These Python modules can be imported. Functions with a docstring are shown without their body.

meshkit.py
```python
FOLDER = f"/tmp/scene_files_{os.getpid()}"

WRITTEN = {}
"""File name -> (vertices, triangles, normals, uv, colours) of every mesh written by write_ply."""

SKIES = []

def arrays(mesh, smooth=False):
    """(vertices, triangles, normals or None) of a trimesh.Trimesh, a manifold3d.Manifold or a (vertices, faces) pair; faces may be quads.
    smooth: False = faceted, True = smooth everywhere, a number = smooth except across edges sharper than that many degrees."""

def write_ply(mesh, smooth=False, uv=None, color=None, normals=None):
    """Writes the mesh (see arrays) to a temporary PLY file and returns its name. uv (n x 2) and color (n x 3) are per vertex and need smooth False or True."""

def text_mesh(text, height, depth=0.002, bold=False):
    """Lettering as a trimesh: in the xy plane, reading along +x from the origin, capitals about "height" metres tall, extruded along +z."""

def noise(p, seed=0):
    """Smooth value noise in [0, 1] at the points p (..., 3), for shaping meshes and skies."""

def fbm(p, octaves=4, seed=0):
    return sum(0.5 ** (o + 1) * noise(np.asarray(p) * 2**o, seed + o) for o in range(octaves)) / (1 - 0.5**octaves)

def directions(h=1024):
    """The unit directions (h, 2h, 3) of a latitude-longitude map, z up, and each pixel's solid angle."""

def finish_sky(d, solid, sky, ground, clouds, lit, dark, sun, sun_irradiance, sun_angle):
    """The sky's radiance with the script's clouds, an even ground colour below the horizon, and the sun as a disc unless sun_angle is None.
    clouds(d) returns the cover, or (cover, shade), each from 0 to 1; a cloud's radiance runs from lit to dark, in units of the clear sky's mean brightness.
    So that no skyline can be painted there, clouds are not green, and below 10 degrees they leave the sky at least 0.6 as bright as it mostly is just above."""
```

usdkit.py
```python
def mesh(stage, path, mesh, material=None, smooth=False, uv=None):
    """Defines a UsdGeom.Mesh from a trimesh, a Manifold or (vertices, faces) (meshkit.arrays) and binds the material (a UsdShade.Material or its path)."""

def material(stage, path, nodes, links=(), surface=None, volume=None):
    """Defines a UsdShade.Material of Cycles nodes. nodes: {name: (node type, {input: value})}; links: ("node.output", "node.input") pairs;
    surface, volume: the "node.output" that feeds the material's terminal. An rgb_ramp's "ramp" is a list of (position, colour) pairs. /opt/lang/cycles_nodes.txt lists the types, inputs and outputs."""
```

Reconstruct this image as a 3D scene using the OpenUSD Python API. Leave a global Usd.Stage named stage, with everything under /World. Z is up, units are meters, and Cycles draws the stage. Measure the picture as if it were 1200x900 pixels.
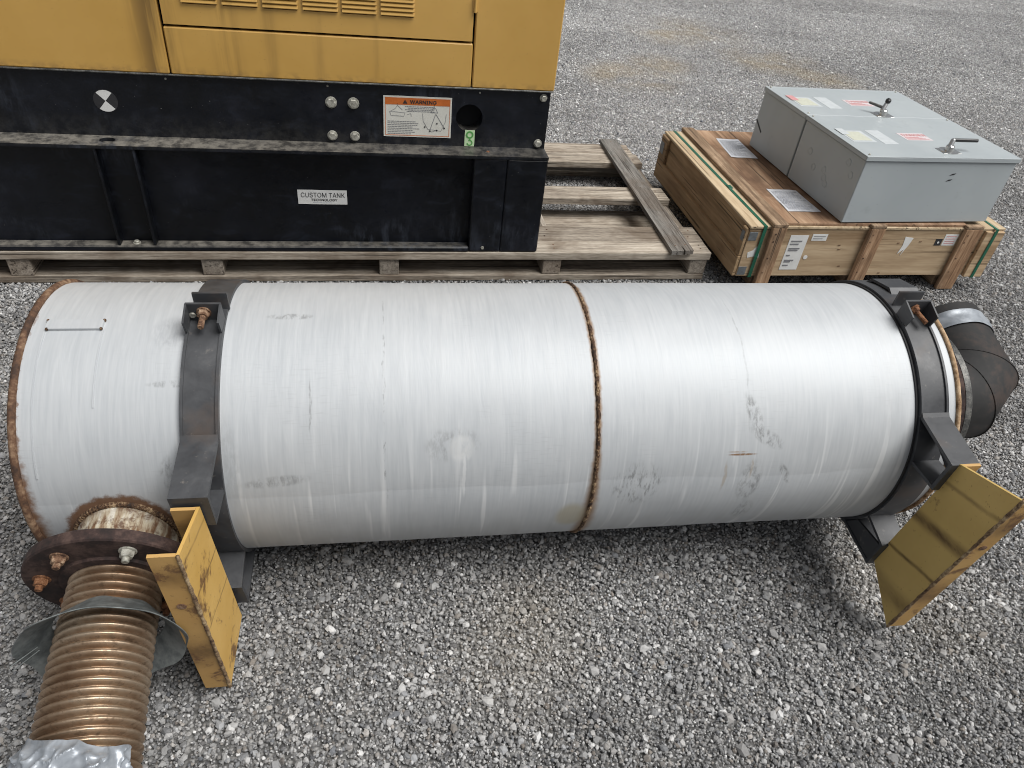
import math, random
import numpy as np
import trimesh
from shapely.geometry import Polygon, LineString, Point, box as sbox
from pxr import Usd, UsdGeom, UsdLux, UsdShade, Sdf, Gf, Vt
import usdkit, meshkit

stage = Usd.Stage.CreateInMemory()
UsdGeom.SetStageUpAxis(stage, 'Z')
UsdGeom.SetStageMetersPerUnit(stage, 1.0)
UsdGeom.Xform.Define(stage, '/World')
UsdGeom.Scope.Define(stage, '/World/Looks')
rng = np.random.default_rng(7)
random.seed(7)

# ------------------------------------------------------------------ camera
CAM = np.array([0.0, 0.0, 1.6])
CX, CY, CZ = np.array([0.98102, -0.16835, 0.09527]), None, np.array([-0.19012, -0.75853, 0.62330])
PITCH, ROLL, YAW = 0.6726, 0.1220, 0.2456
Fw = np.array([math.sin(YAW) * math.cos(PITCH), math.cos(YAW) * math.cos(PITCH), -math.sin(PITCH)])
R0 = np.array([math.cos(YAW), -math.sin(YAW), 0])
U0 = np.cross(R0, Fw)
RX = R0 * math.cos(ROLL) + U0 * math.sin(ROLL)
UY = -R0 * math.sin(ROLL) + U0 * math.cos(ROLL)
cam = UsdGeom.Camera.Define(stage, '/World/camera')
cam.CreateHorizontalApertureAttr(36.0)
cam.CreateVerticalApertureAttr(27.0)
cam.CreateFocalLengthAttr(36.0 * 848.89 / 1200.0)
cam.CreateClippingRangeAttr(Gf.Vec2f(0.02, 500))
m4 = Gf.Matrix4d(*RX, 0, *UY, 0, *(-Fw), 0, *CAM, 1)
cam.AddTransformOp().Set(m4)
cam.CreateExposureAttr(0.74)

# ------------------------------------------------------------------ material graph helper
class G:
    def __init__(self):
        self.nodes, self.links = {}, []
    def n(self, kind, out=None, **inp):
        name = f'n{len(self.nodes)}'
        vals = {}
        for k, v in inp.items():
            if isinstance(v, str) and '.' in v:
                self.links.append((v, f'{name}.{k}'))
            else:
                vals[k] = v
        self.nodes[name] = (kind, vals)
        return f'{name}.{out}' if out else name
    def obj(self):
        return self.n('texture_coordinate', 'object')
    def pos(self):
        return self.n('geometry', 'position')
    def math(self, t, a, b=0.0, c=0.0, clamp=False):
        return self.n('math', 'value', math_type=t, value1=a, value2=b, value3=c, use_clamp=clamp)
    def noise(self, v, scale, detail=3.0, rough=0.5, dist=0.0, w=None):
        kw = dict(vector=v, scale=scale, detail=detail, roughness=rough, distortion=dist)
        if w is not None:
            kw.update(dimensions='4D', w=w)
        return self.n('noise_texture', 'fac', **kw)
    def map(self, v, scale=(1, 1, 1), loc=(0, 0, 0), rot=(0, 0, 0)):
        return self.n('mapping', 'vector', vector=v, scale=scale, location=loc, rotation=rot)
    def ramp(self, f, stops):
        return self.n('rgb_ramp', 'color', fac=f, ramp=stops)
    def rng(self, v, a, b, c=0.0, d=1.0, smooth=False):
        return self.n('map_range', 'result', value=v, from_min=a, from_max=b, to_min=c, to_max=d, clamp=True,
                      range_type='smoothstep' if smooth else 'linear')
    def mix(self, f, a, b, blend='mix'):
        return self.n('mix_color', 'result', fac=f, a=a, b=b, blend_type=blend)
    def bump(self, h, strength=0.3, dist=0.01):
        return self.n('bump', 'normal', height=h, strength=strength, distance=dist)
    def pbr(self, path, base, rough=0.5, metallic=0.0, normal=None, **kw):
        if normal:
            kw['normal'] = normal
        p = self.n('principled_bsdf', base_color=base, roughness=rough, metallic=metallic, **kw)
        return usdkit.material(stage, '/World/Looks/' + path, self.nodes, self.links, surface=p + '.BSDF')

# ------------------------------------------------------------------ sky and sun
SUN_AZ = math.radians(118)      # towards the sun, clockwise from +y: to the right of and a little behind the camera
SUN_EL = math.radians(61)
g = G()
sky = g.n('sky_texture', 'color', sky_type='single_scattering', sun_disc=False, sun_elevation=SUN_EL, sun_rotation=SUN_AZ,
          altitude=200.0, air_density=1.0, aerosol_density=3.0, ozone_density=1.0)
white = g.n('hsv', 'color', hue=0.5, saturation=0.22, value=1.0, fac=1.0, color=sky)
d = g.n('texture_coordinate', 'generated')
cl = g.noise(g.map(d, scale=(1, 1, 2.2)), 2.6, 6.0, 0.55, 0.3)
cloud = g.ramp(cl, [(0.0, (0.62, 0.64, 0.67)), (0.45, (0.85, 0.86, 0.87)), (0.75, (1.25, 1.24, 1.22)), (1.0, (1.4, 1.38, 1.35))])
col = g.n('mix_color', 'result', fac=1.0, a=white, b=cloud, blend_type='multiply', use_clamp=False)
bgd = g.n('background_shader', color=col, strength=0.05)
skymat = usdkit.material(stage, '/World/Looks/sky_look', g.nodes, g.links, surface=bgd + '.background')
dome = UsdLux.DomeLight.Define(stage, '/World/sky')
UsdShade.MaterialBindingAPI.Apply(dome.GetPrim()).Bind(skymat)
sun = UsdLux.DistantLight.Define(stage, '/World/sun')
sun.CreateNormalizeAttr(True)
sun.CreateIntensityAttr(0.64)
sun.CreateAngleAttr(40.0)
sun.CreateColorAttr(Gf.Vec3f(1.0, 0.985, 0.96))
sd = np.array([math.sin(SUN_AZ) * math.cos(SUN_EL), math.cos(SUN_AZ) * math.cos(SUN_EL), math.sin(SUN_EL)])
sx = np.cross([0, 0, 1], sd); sx /= np.linalg.norm(sx)
sy = np.cross(sd, sx)
sun.AddTransformOp().Set(Gf.Matrix4d(*sx, 0, *sy, 0, *sd, 0, 0, 0, 6, 1))

# ------------------------------------------------------------------ scene helpers
used = {}
def free(path):
    if path not in used:
        used[path] = 0
        return path
    used[path] += 1
    return f'{path}_{used[path]:03d}'

def tag(prim, label=None, cat=None, group=None, kind=None):
    p = prim.GetPrim()
    for k, v in (('label', label), ('category', cat), ('group', group), ('kind', kind)):
        if v:
            p.SetCustomDataByKey(k, v)
    return prim

def thing(name, label, cat, loc=(0, 0, 0), group=None, mat=None):
    x = UsdGeom.Xform.Define(stage, free('/World/' + name))
    if mat is not None:
        x.AddTransformOp().Set(mat)
    else:
        x.AddTranslateOp().Set(Gf.Vec3d(*map(float, loc)))
    tag(x, label, cat, group)
    x.loc = np.array(loc, float)
    return x

def part(parent, name, mesh, mat, smooth=30, label=None, shift=None):
    """A mesh under its thing or part."""
    path = free(str(parent.GetPath()) + '/' + name)
    if isinstance(mesh, list):
        mesh = trimesh.util.concatenate(mesh)
    if shift is not None:
        mesh = mesh.copy(); mesh.apply_translation(shift)
    o = usdkit.mesh(stage, path, mesh, mat, smooth=smooth)
    if label:
        tag(o, label)
    return o

def bx(x0, x1, y0, y1, z0, z1, b=0.002):
    c = np.array([(x0 + x1) / 2, (y0 + y1) / 2, (z0 + z1) / 2]); h = np.array([x1 - x0, y1 - y0, z1 - z0]) / 2
    b = min(b, h.min() * 0.6)
    pts = []
    for s in np.ndindex(2, 2, 2):
        sg = np.array(s) * 2 - 1
        for k in range(3):
            q = h - b; q[k] = h[k]
            pts.append(c + sg * q)
    return trimesh.convex.convex_hull(np.array(pts)) if b > 0 else trimesh.creation.box(extents=2 * h, transform=trimesh.transformations.translation_matrix(c))

def plate_xz(poly, y_front, thick):
    """A shapely polygon in (x, z) as a plate facing -y."""
    m = trimesh.creation.extrude_polygon(poly, thick, engine='earcut')
    v = m.vertices.copy()
    m.vertices = np.column_stack([v[:, 0], y_front + thick - v[:, 2], v[:, 1]])
    m.fix_normals()
    return m

def plate_xy(poly, z0, thick):
    m = trimesh.creation.extrude_polygon(poly, thick, engine='earcut')
    m.apply_translation([0, 0, z0])
    return m

def text_xz(s, h, x, y, z, depth=0.0006, bold=False, sx=1.0):
    m = meshkit.text_mesh(s, h, depth, bold)
    v = m.vertices.copy()
    m.vertices = np.column_stack([x + sx * v[:, 0], y - v[:, 2], z + v[:, 1]])
    return m

def text_xy(s, h, x, y, z, ang=0.0, depth=0.0006, bold=False):
    m = meshkit.text_mesh(s, h, depth, bold)
    m.apply_transform(trimesh.transformations.rotation_matrix(ang, [0, 0, 1]))
    m.apply_translation([x, y, z])
    return m

def cyl(p0, p1, r, n=20, r1=None):
    p0, p1 = np.array(p0, float), np.array(p1, float)
    return lathe([(0, r), (np.linalg.norm(p1 - p0), r if r1 is None else r1)], p0, p1 - p0, n)

def frame_of(axis):
    a = np.array(axis, float); a /= np.linalg.norm(a)
    h = np.array([0, 0, 1.0]) if abs(a[2]) < 0.9 else np.array([1.0, 0, 0])
    e1 = np.cross(h, a); e1 /= np.linalg.norm(e1)
    return a, e1, np.cross(a, e1)

def lathe(profile, p0, axis, n=32, cap=True):
    """profile: (distance along axis, radius) pairs."""
    a, e1, e2 = frame_of(axis)
    prof = np.array(profile, float)
    th = np.linspace(0, 2 * np.pi, n, endpoint=False)
    ring = np.cos(th)[:, None] * e1 + np.sin(th)[:, None] * e2
    v = (np.array(p0) + prof[:, None, 0:1] * a + prof[:, None, 1:2] * ring[None]).reshape(-1, 3)
    f = []
    k = len(prof)
    for i in range(k - 1):
        for j in range(n):
            j2 = (j + 1) % n
            f += [[i * n + j, i * n + j2, (i + 1) * n + j2], [i * n + j, (i + 1) * n + j2, (i + 1) * n + j]]
    v = list(v)
    if cap:
        v.append(np.array(p0) + prof[0, 0] * a); v.append(np.array(p0) + prof[-1, 0] * a)
        c0, c1 = len(v) - 2, len(v) - 1
        for j in range(n):
            j2 = (j + 1) % n
            f += [[c0, j2, j], [c1, (k - 1) * n + j, (k - 1) * n + j2]]
    m = trimesh.Trimesh(np.array(v), np.array(f), process=False)
    return m

def hexbolt(p, axis, r=0.011, h=0.008, washer=0.0, shank=0.0, rs=None):
    """A hexagonal head, with a round washer under it and a threaded end beyond it if asked for."""
    out = []
    a = np.array(axis, float) / np.linalg.norm(axis); p = np.array(p, float)
    if washer:
        out.append(lathe([(-0.001, washer), (0.002, washer), (0.0028, washer * 0.93)], p, a, 20)); p = p + a * 0.002
    out.append(lathe([(0, r), (h * 0.8, r), (h, r * 0.82)], p, a, 6))
    if shank:
        rs = rs or r * 0.55
        prof, z = [], h * 0.9
        while z < h + shank:
            prof += [(z, rs), (z + 0.0012, rs * 0.88)]; z += 0.0024
        prof.append((h + shank, rs * 0.8))
        out.append(lathe(prof, p, a, 12))
    return trimesh.util.concatenate(out)

def noisy_paper(pts, z, bulge=0.002, n=8, seed=0):
    """A thin sheet over the quad pts (4 xy corners) lying at height z, slightly wavy."""
    p = np.array(pts, float)
    s, t = np.meshgrid(np.linspace(0, 1, n), np.linspace(0, 1, n), indexing='ij')
    q = (1 - s)[..., None] * ((1 - t)[..., None] * p[0] + t[..., None] * p[3]) + s[..., None] * ((1 - t)[..., None] * p[1] + t[..., None] * p[2])
    zz = z + 0.0008 + bulge * meshkit.noise(np.dstack([s * 4, t * 4, np.zeros_like(s) + seed]), seed)
    v = np.dstack([q, zz]).reshape(-1, 3)
    i, j = np.meshgrid(np.arange(n - 1), np.arange(n - 1), indexing='ij')
    i, j = i.ravel(), j.ravel()
    f = np.vstack([np.column_stack([i * n + j, (i + 1) * n + j, (i + 1) * n + j + 1]), np.column_stack([i * n + j, (i + 1) * n + j + 1, i * n + j + 1])])
    m = trimesh.Trimesh(v, f, process=False)
    if m.face_normals[:, 2].mean() < 0:
        m.invert()
    b = m.copy(); b.vertices[:, 2] -= 0.0006; b.invert()
    return trimesh.util.concatenate([m, b])

# ------------------------------------------------------------------ materials
def plain(path, base, rough=0.5, metallic=0.0, var=0.12, scale=25.0, bump=0.0):
    g = G(); o = g.obj()
    n = g.noise(o, scale, 4.0, 0.6)
    c = g.ramp(n, [(0.3, tuple(x * (1 - var) for x in base)), (0.7, tuple(x * (1 + var) for x in base))])
    nm = g.bump(g.noise(o, scale * 6, 2.0), bump, 0.002) if bump else None
    return g.pbr(path, c, rough, metallic, nm)

def wood(path, cols, axis, grain=70.0, knots=0.5, grey=0.35, stain=(0.10, 0.065, 0.04), rough=0.85):
    g = G(); o = g.obj()
    w = g.math('multiply', g.n('object_info', 'random'), 37.0)
    sc = [1, 1, 1]; sc[axis] = 0.045
    mp = g.map(o, scale=tuple(sc))
    warp = g.noise(g.map(o, scale=tuple(0.6 if i == axis else 3 for i in range(3))), 2.0, 2.0, w=w)
    f1 = g.noise(mp, grain, 5.0, 0.65, 0.35, w=w)
    f3 = g.noise(g.map(o, scale=tuple(0.12 if i == axis else 1 for i in range(3))), grain * 3.5, 3.0, 0.6, w=w)
    f = g.math('add', g.math('add', g.math('multiply', f1, 0.50), g.math('multiply', f3, 0.28)), g.math('multiply', warp, 0.22))
    c = g.ramp(f, [(0.39, tuple(x * 0.8 for x in cols[0])), (0.5, cols[1]), (0.61, tuple(min(1, x * 1.12) for x in cols[2]))])
    big = g.noise(o, 3.2, 4.0, 0.6, 0.4, w=w)
    c = g.mix(g.rng(big, 0.47, 0.60, 0, grey), c, stain)
    tone = g.rng(g.n('object_info', 'random'), 0, 1, 0.78, 1.15)
    c = g.mix(1.0, c, g.n('combine_color', 'color', r=tone, g=tone, b=tone), 'multiply')
    sk = [5.5, 5.5, 5.5]; sk[axis] = 1.5
    vo = g.n('voronoi_texture', 'distance', vector=g.map(o, scale=tuple(sk)), scale=1.0, randomness=1.0, dimensions='4D', w=w)
    c = g.mix(g.rng(vo, 0.10, 0.055, 0, knots), c, (0.06, 0.03, 0.018))
    crack = g.noise(g.map(o, scale=tuple(0.02 if i == axis else 1 for i in range(3))), 95.0, 2.0, 0.5, w=w)
    c = g.mix(g.rng(crack, 0.60, 0.67, 0, 0.75), c, (0.03, 0.022, 0.016))
    nm = g.bump(g.math('subtract', f1, g.rng(crack, 0.59, 0.67)), 0.5, 0.003)
    return g.pbr(path, c, rough, 0.0, nm, specular_ior_level=0.25)

M = {}
M['pallet_x'] = wood('weathered_board_x', [(0.17, 0.14, 0.112), (0.335, 0.288, 0.232), (0.47, 0.42, 0.35)], 0, grey=0.55)
M['pallet_y'] = wood('weathered_board_y', [(0.14, 0.12, 0.10), (0.26, 0.225, 0.185), (0.36, 0.32, 0.27)], 1, grey=0.45)
M['pallet_dark'] = wood('grey_plank', [(0.085, 0.08, 0.072), (0.165, 0.155, 0.14), (0.25, 0.235, 0.215)], 1, grey=0.35)
M['ply_top'] = wood('crate_lid_wood', [(0.18, 0.105, 0.063), (0.26, 0.160, 0.098), (0.36, 0.245, 0.16)], 1, grain=18, grey=0.75, knots=0.2, stain=(0.105, 0.062, 0.040))
M['ply_light'] = wood('pale_plywood_y', [(0.44, 0.32, 0.19), (0.55, 0.425, 0.275), (0.63, 0.51, 0.35)], 1, grain=18, grey=0.12, knots=0.25, stain=(0.25, 0.15, 0.08))
M['ply_front'] = wood('pale_plywood_x', [(0.38, 0.26, 0.15), (0.49, 0.36, 0.225), (0.57, 0.44, 0.29)], 0, grain=16, grey=0.15, knots=0.3, stain=(0.25, 0.14, 0.07))
M['ply_end'] = wood('brown_plywood', [(0.25, 0.165, 0.09), (0.32, 0.22, 0.125), (0.38, 0.27, 0.16)], 1, grain=14, grey=0.3, knots=0.15, stain=(0.16, 0.09, 0.05))
M['batten_z'] = wood('crate_batten_z', [(0.19, 0.105, 0.06), (0.31, 0.19, 0.11), (0.43, 0.29, 0.185)], 2, grain=50, grey=0.6, knots=0.7)
M['batten_y'] = wood('crate_batten_y', [(0.19, 0.125, 0.08), (0.28, 0.195, 0.125), (0.39, 0.285, 0.195)], 1, grain=50, grey=0.5, knots=0.6)

def painted_yellow():
    g = G(); o = g.obj()
    n = g.noise(o, 2.2, 5.0, 0.6)
    c = g.ramp(n, [(0.36, (0.50, 0.290, 0.068)), (0.64, (0.565, 0.338, 0.090))])
    # dark run-off streaks from the seams and louvres
    xyz = g.n('separate_xyz', vector=o)
    st = g.noise(g.map(o, scale=(1, 1, 0.07)), 24.0, 4.0, 0.6)
    near = None
    for x0, wd, kk in ((-0.672, 0.085, 1.0), (-0.44, 0.07, 0.6), (-0.61, 0.04, 0.7), (-0.30, 0.04, 0.4), (-0.14, 0.03, 0.3), (0.06, 0.03, 0.3)):
        k = g.rng(g.math('absolute', g.math('subtract', xyz + '.x', x0)), 0.0, wd, kk, 0.0, True)
        near = k if near is None else g.math('maximum', near, k)
    f = g.math('multiply', near, g.rng(st, 0.36, 0.56))
    c = g.mix(g.math('multiply', f, 0.75), c, (0.10, 0.055, 0.018))
    low = g.math('multiply', g.rng(xyz + '.z', 0.80, 0.772), g.rng(g.noise(o, 40.0, 4.0), 0.42, 0.62))
    c = g.mix(g.math('multiply', low, 0.55), c, (0.20, 0.12, 0.05))
    sp = g.noise(o, 220.0, 2.0)
    c = g.mix(g.rng(sp, 0.70, 0.76, 0, 0.35), c, (0.12, 0.06, 0.02))
    nm = g.bump(g.noise(o, 420.0, 2.0), 0.06, 0.001)
    return g.pbr('yellow_enclosure_paint', c, g.rng(n, 0.2, 0.8, 0.33, 0.5), 0.0, nm)
M['yellow'] = painted_yellow()

def black_frame():
    g = G(); o = g.obj()
    n = g.noise(o, 5.0, 6.0, 0.65)
    c = g.ramp(n, [(0.38, (0.0022, 0.0027, 0.004)), (0.55, (0.004, 0.005, 0.008)), (0.66, (0.009, 0.010, 0.015))])
    xyz = g.n('separate_xyz', vector=o)
    nrm = g.n('separate_xyz', vector=g.n('geometry', 'normal'))
    sm = g.noise(g.map(o, scale=(1, 1, 2.0)), 9.0, 7.0, 0.7, 0.6)
    c = g.mix(g.rng(sm, 0.54, 0.70, 0, 0.45), c, (0.016, 0.020, 0.032))
    dl = g.noise(o, 26.0, 6.0, 0.7)
    c = g.mix(g.math('multiply', g.math('multiply', g.rng(xyz + '.z', 0.63, 0.552), g.rng(xyz + '.z', 0.535, 0.548)), g.rng(dl, 0.42, 0.62, 0.05, 0.40)), c, (0.06, 0.058, 0.055))
    up = g.rng(nrm + '.z', 0.5, 0.9)
    c = g.mix(g.math('multiply', g.math('multiply', up, g.rng(dl, 0.40, 0.60, 0.25, 1.0)), g.rng(xyz + '.x', 0.55, -0.7, 0.30, 0.9)), c, (0.20, 0.185, 0.160))
    chips = g.noise(o, 130.0, 2.0, 0.4)
    c = g.mix(g.rng(chips, 0.775, 0.80, 0, 0.6), c, (0.22, 0.21, 0.20))
    sc2 = g.noise(g.map(o, scale=(1, 1, 0.25)), 30.0, 5.0, 0.7, w=6.0)
    area = g.noise(o, 3.1, 3.0, 0.6, w=12.0)
    c = g.mix(g.math('multiply', g.rng(area, 0.53, 0.63), g.rng(sc2, 0.47, 0.62, 0, 0.5)), c, (0.048, 0.055, 0.072))
    r = g.rng(sm, 0.3, 0.75, 0.28, 0.6)
    nm = g.bump(g.math('add', g.noise(o, 6.0, 3.0), g.math('multiply', g.noise(o, 200.0, 2.0), 0.05)), 0.25, 0.01)
    return g.pbr('black_frame_paint', c, r, 0.0, nm, specular_ior_level=0.32)
M['black'] = black_frame()
M['dark'] = plain('dark_inside', (0.006, 0.006, 0.007), 0.9)

def shell_mat():
    g = G(); o = g.obj()
    xyz = g.n('separate_xyz', vector=o)
    t = g.math('add', xyz + '.x', 0.75)
    v = g.math('subtract', xyz + '.z', 0.355)
    u = xyz + '.y'
    th = g.math('degrees', g.math('arctan2', v, g.math('multiply', u, -1.0)))
    P = g.n('combine_xyz', 'vector', x=t, y=g.math('multiply', th, 0.0057), z=0.0)
    s1 = g.noise(g.map(P, scale=(1, 0.06, 1)), 120.0, 4.0, 0.6, 0.25)
    s2 = g.noise(g.map(P, scale=(1, 0.15, 1)), 22.0, 4.0, 0.6, 0.4)
    n3 = g.noise(P, 4.0, 4.0, 0.6)
    f = g.math('add', g.math('add', g.math('multiply', s1, 0.50), g.math('multiply', s2, 0.20)), g.math('multiply', n3, 0.3))
    c = g.ramp(f, [(0.36, (0.405, 0.424, 0.440)), (0.5, (0.447, 0.464, 0.477)), (0.64, (0.485, 0.500, 0.510))])
    # fine horizontal brush marks in patches
    br = g.noise(g.map(P, scale=(0.12, 1, 1)), 260.0, 2.0, 0.5)
    pat = g.noise(P, 5.0, 2.0, 0.5, w=3.0)
    c = g.mix(g.math('multiply', g.rng(br, 0.56, 0.7), g.rng(pat, 0.5, 0.65, 0, 0.35)), c, (0.36, 0.37, 0.38))
    # pale drips towards the lower side
    dr = g.noise(g.map(P, scale=(1, 0.05, 1)), 48.0, 2.0, 0.4, 0.6, w=8.0)
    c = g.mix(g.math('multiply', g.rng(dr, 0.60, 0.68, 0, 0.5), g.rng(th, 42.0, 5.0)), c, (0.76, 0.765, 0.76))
    fine = g.noise(g.map(P, scale=(1.0, 0.38, 1)), 95.0, 6.0, 0.72, 0.5, w=1.0)
    wob = g.noise(P, 14.0, 3.0, 0.6, w=5.0)
    def mark(c, t0, th0, at, ath, col, k, lo=0.45, hi=0.6, src=None, tilt=0.0):
        dt = g.math('subtract', t, t0)
        dth = g.math('subtract', th, th0)
        if tilt:
            dt = g.math('subtract', dt, g.math('multiply', dth, tilt))
        if at < 0.006:
            dt = g.math('add', dt, g.math('multiply', g.math('subtract', wob, 0.5), 0.02))
        a = g.math('divide', dt, at); b = g.math('divide', dth, ath)
        r = g.math('sqrt', g.math('add', g.math('multiply', a, a), g.math('multiply', b, b)))
        e = g.rng(r, 0.55, 1.0, 1.0, 0.0, True)
        if src is not False:
            e = g.math('multiply', e, g.rng(src or fine, lo, hi))
        return g.mix(g.math('multiply', e, k), c, col)
    DK = (0.20, 0.205, 0.205)
    c = mark(c, 1.010, 6, 0.075, 13, DK, 0.75, 0.5, 0.62, g.noise(g.map(P, scale=(1, 0.25, 1)), 110.0, 4.0, 0.7))
    c = mark(c, 1.275, 36, 0.02, 10, DK, 0.8, tilt=-0.002)
    c = mark(c, 1.31, 26, 0.035, 6, DK, 0.8, tilt=-0.006)
    c = mark(c, 1.285, 5, 0.035, 13, DK, 0.7)
    c = mark(c, 1.37, 9, 0.014, 6, DK, 0.8, tilt=-0.003)
    c = mark(c, 1.30, -14, 0.03, 9, DK, 0.7)
    c = mark(c, 0.21, 15, 0.075, 3.2, DK, 0.6, 0.44, 0.6, tilt=0.010)
    c = mark(c, 0.285, 44, 0.003, 12, DK, 0.6, 0.35, 0.55)
    c = mark(c, 0.24, 82, 0.06, 2.0, DK, 0.7)
    c = mark(c, 0.555, 27, 0.04, 8, DK, 0.35)
    c = mark(c, 0.60, 28, 0.05, 7, DK, 0.35)
    c = mark(c, 0.60, 26, 0.035, 6.5, (0.66, 0.665, 0.655), 0.6, 0.35, 0.6)
    c = mark(c, 0.607, 14, 0.005, 12, (0.70, 0.705, 0.70), 0.5, 0.2, 0.4)
    c = mark(c, 0.437, 45, 0.0034, 58, DK, 0.7, 0.5, 0.58)
    c = mark(c, 1.262, 60, 0.003, 42, DK, 0.40, 0.4, 0.6)
    c = mark(c, 0.01, 53, 0.055, 1.6, DK, 0.6, tilt=0.0)
    c = mark(c, 0.00, 20, 0.02, 8, DK, 0.6)
    c = mark(c, 0.00, 74, 0.05, 9, (0.25, 0.26, 0.28), 0.4, 0.4, 0.65)
    c = mark(c, 0.115, 22, 0.03, 22, (0.33, 0.34, 0.345), 0.5, 0.4, 0.6)
    c = mark(c, 1.62, 55, 0.05, 40, (0.40, 0.41, 0.415), 0.3, 0.4, 0.6)
    c = mark(c, 1.252, 19.1, 0.043, 0.6, (0.20, 0.10, 0.035), 0.9, 0.35, 0.5)
    c = mark(c, 1.240, 20.3, 0.028, 0.4, (0.25, 0.15, 0.07), 0.6, 0.35, 0.5, tilt=-0.02)
    c = mark(c, 1.217, 9, 0.005, 9, (0.36, 0.31, 0.25), 0.6, 0.3, 0.5)
    c = mark(c, 1.282, 12, 0.004, 6, (0.36, 0.31, 0.25), 0.6, 0.3, 0.5)
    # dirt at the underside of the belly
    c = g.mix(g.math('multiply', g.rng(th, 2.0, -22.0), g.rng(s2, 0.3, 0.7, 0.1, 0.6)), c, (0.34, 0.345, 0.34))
    # rust round the left rim, the weld bead and the nozzle
    rn = g.noise(P, 38.0, 5.0, 0.7, w=2.0)
    rim = g.rng(g.math('add', g.math('add', t, 0.283), g.math('multiply', g.math('subtract', rn, 0.5), 0.05)), 0.004, g.rng(th, 45.0, -5.0, 0.008, 0.040), 1.0, 0.0, True)
    c = g.mix(g.math('multiply', rim, g.rng(th, 75.0, 15.0, 0.55, 0.95)), c, (0.16, 0.075, 0.03))
    wd = g.math('add', g.math('absolute', g.math('subtract', t, 0.905)), g.math('multiply', g.math('subtract', rn, 0.5), 0.014))
    seam = g.rng(wd, 0.004, g.rng(th, 25.0, -15.0, 0.012, 0.03), 1.0, 0.0, True)
    c = g.mix(g.math('multiply', seam, 0.85), c, (0.22, 0.125, 0.055))
    ol = mark(c, 0.865, -12, 0.045, 11, (0.36, 0.32, 0.22), 0.65, 0.3, 0.6, src=False)
    c = ol
    dx = g.math('divide', g.math('subtract', t, -0.11), 0.128)
    dn = g.math('divide', g.math('add', th, 10.0), 23.5)
    rr = g.math('sqrt', g.math('add', g.math('multiply', dx, dx), g.math('multiply', dn, dn)))
    rr = g.math('add', rr, g.math('multiply', g.math('subtract', rn, 0.5), 0.34))
    c = g.mix(g.rng(rr, 0.88, 0.99, 0.95, 0.0, True), c, (0.14, 0.066, 0.028))
    h = g.math('add', g.math('multiply', s2, 0.6), g.math('multiply', g.noise(P, 2.3, 2.0), 1.4))
    nm = g.bump(g.math('add', h, g.math('multiply', br, 0.03)), 0.28, 0.006)
    rg = g.math('add', 0.48, g.math('multiply', f, 0.22))
    return g.pbr('silver_jacket', c, rg, 0.20, nm)
M['shell'] = shell_mat()

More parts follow.
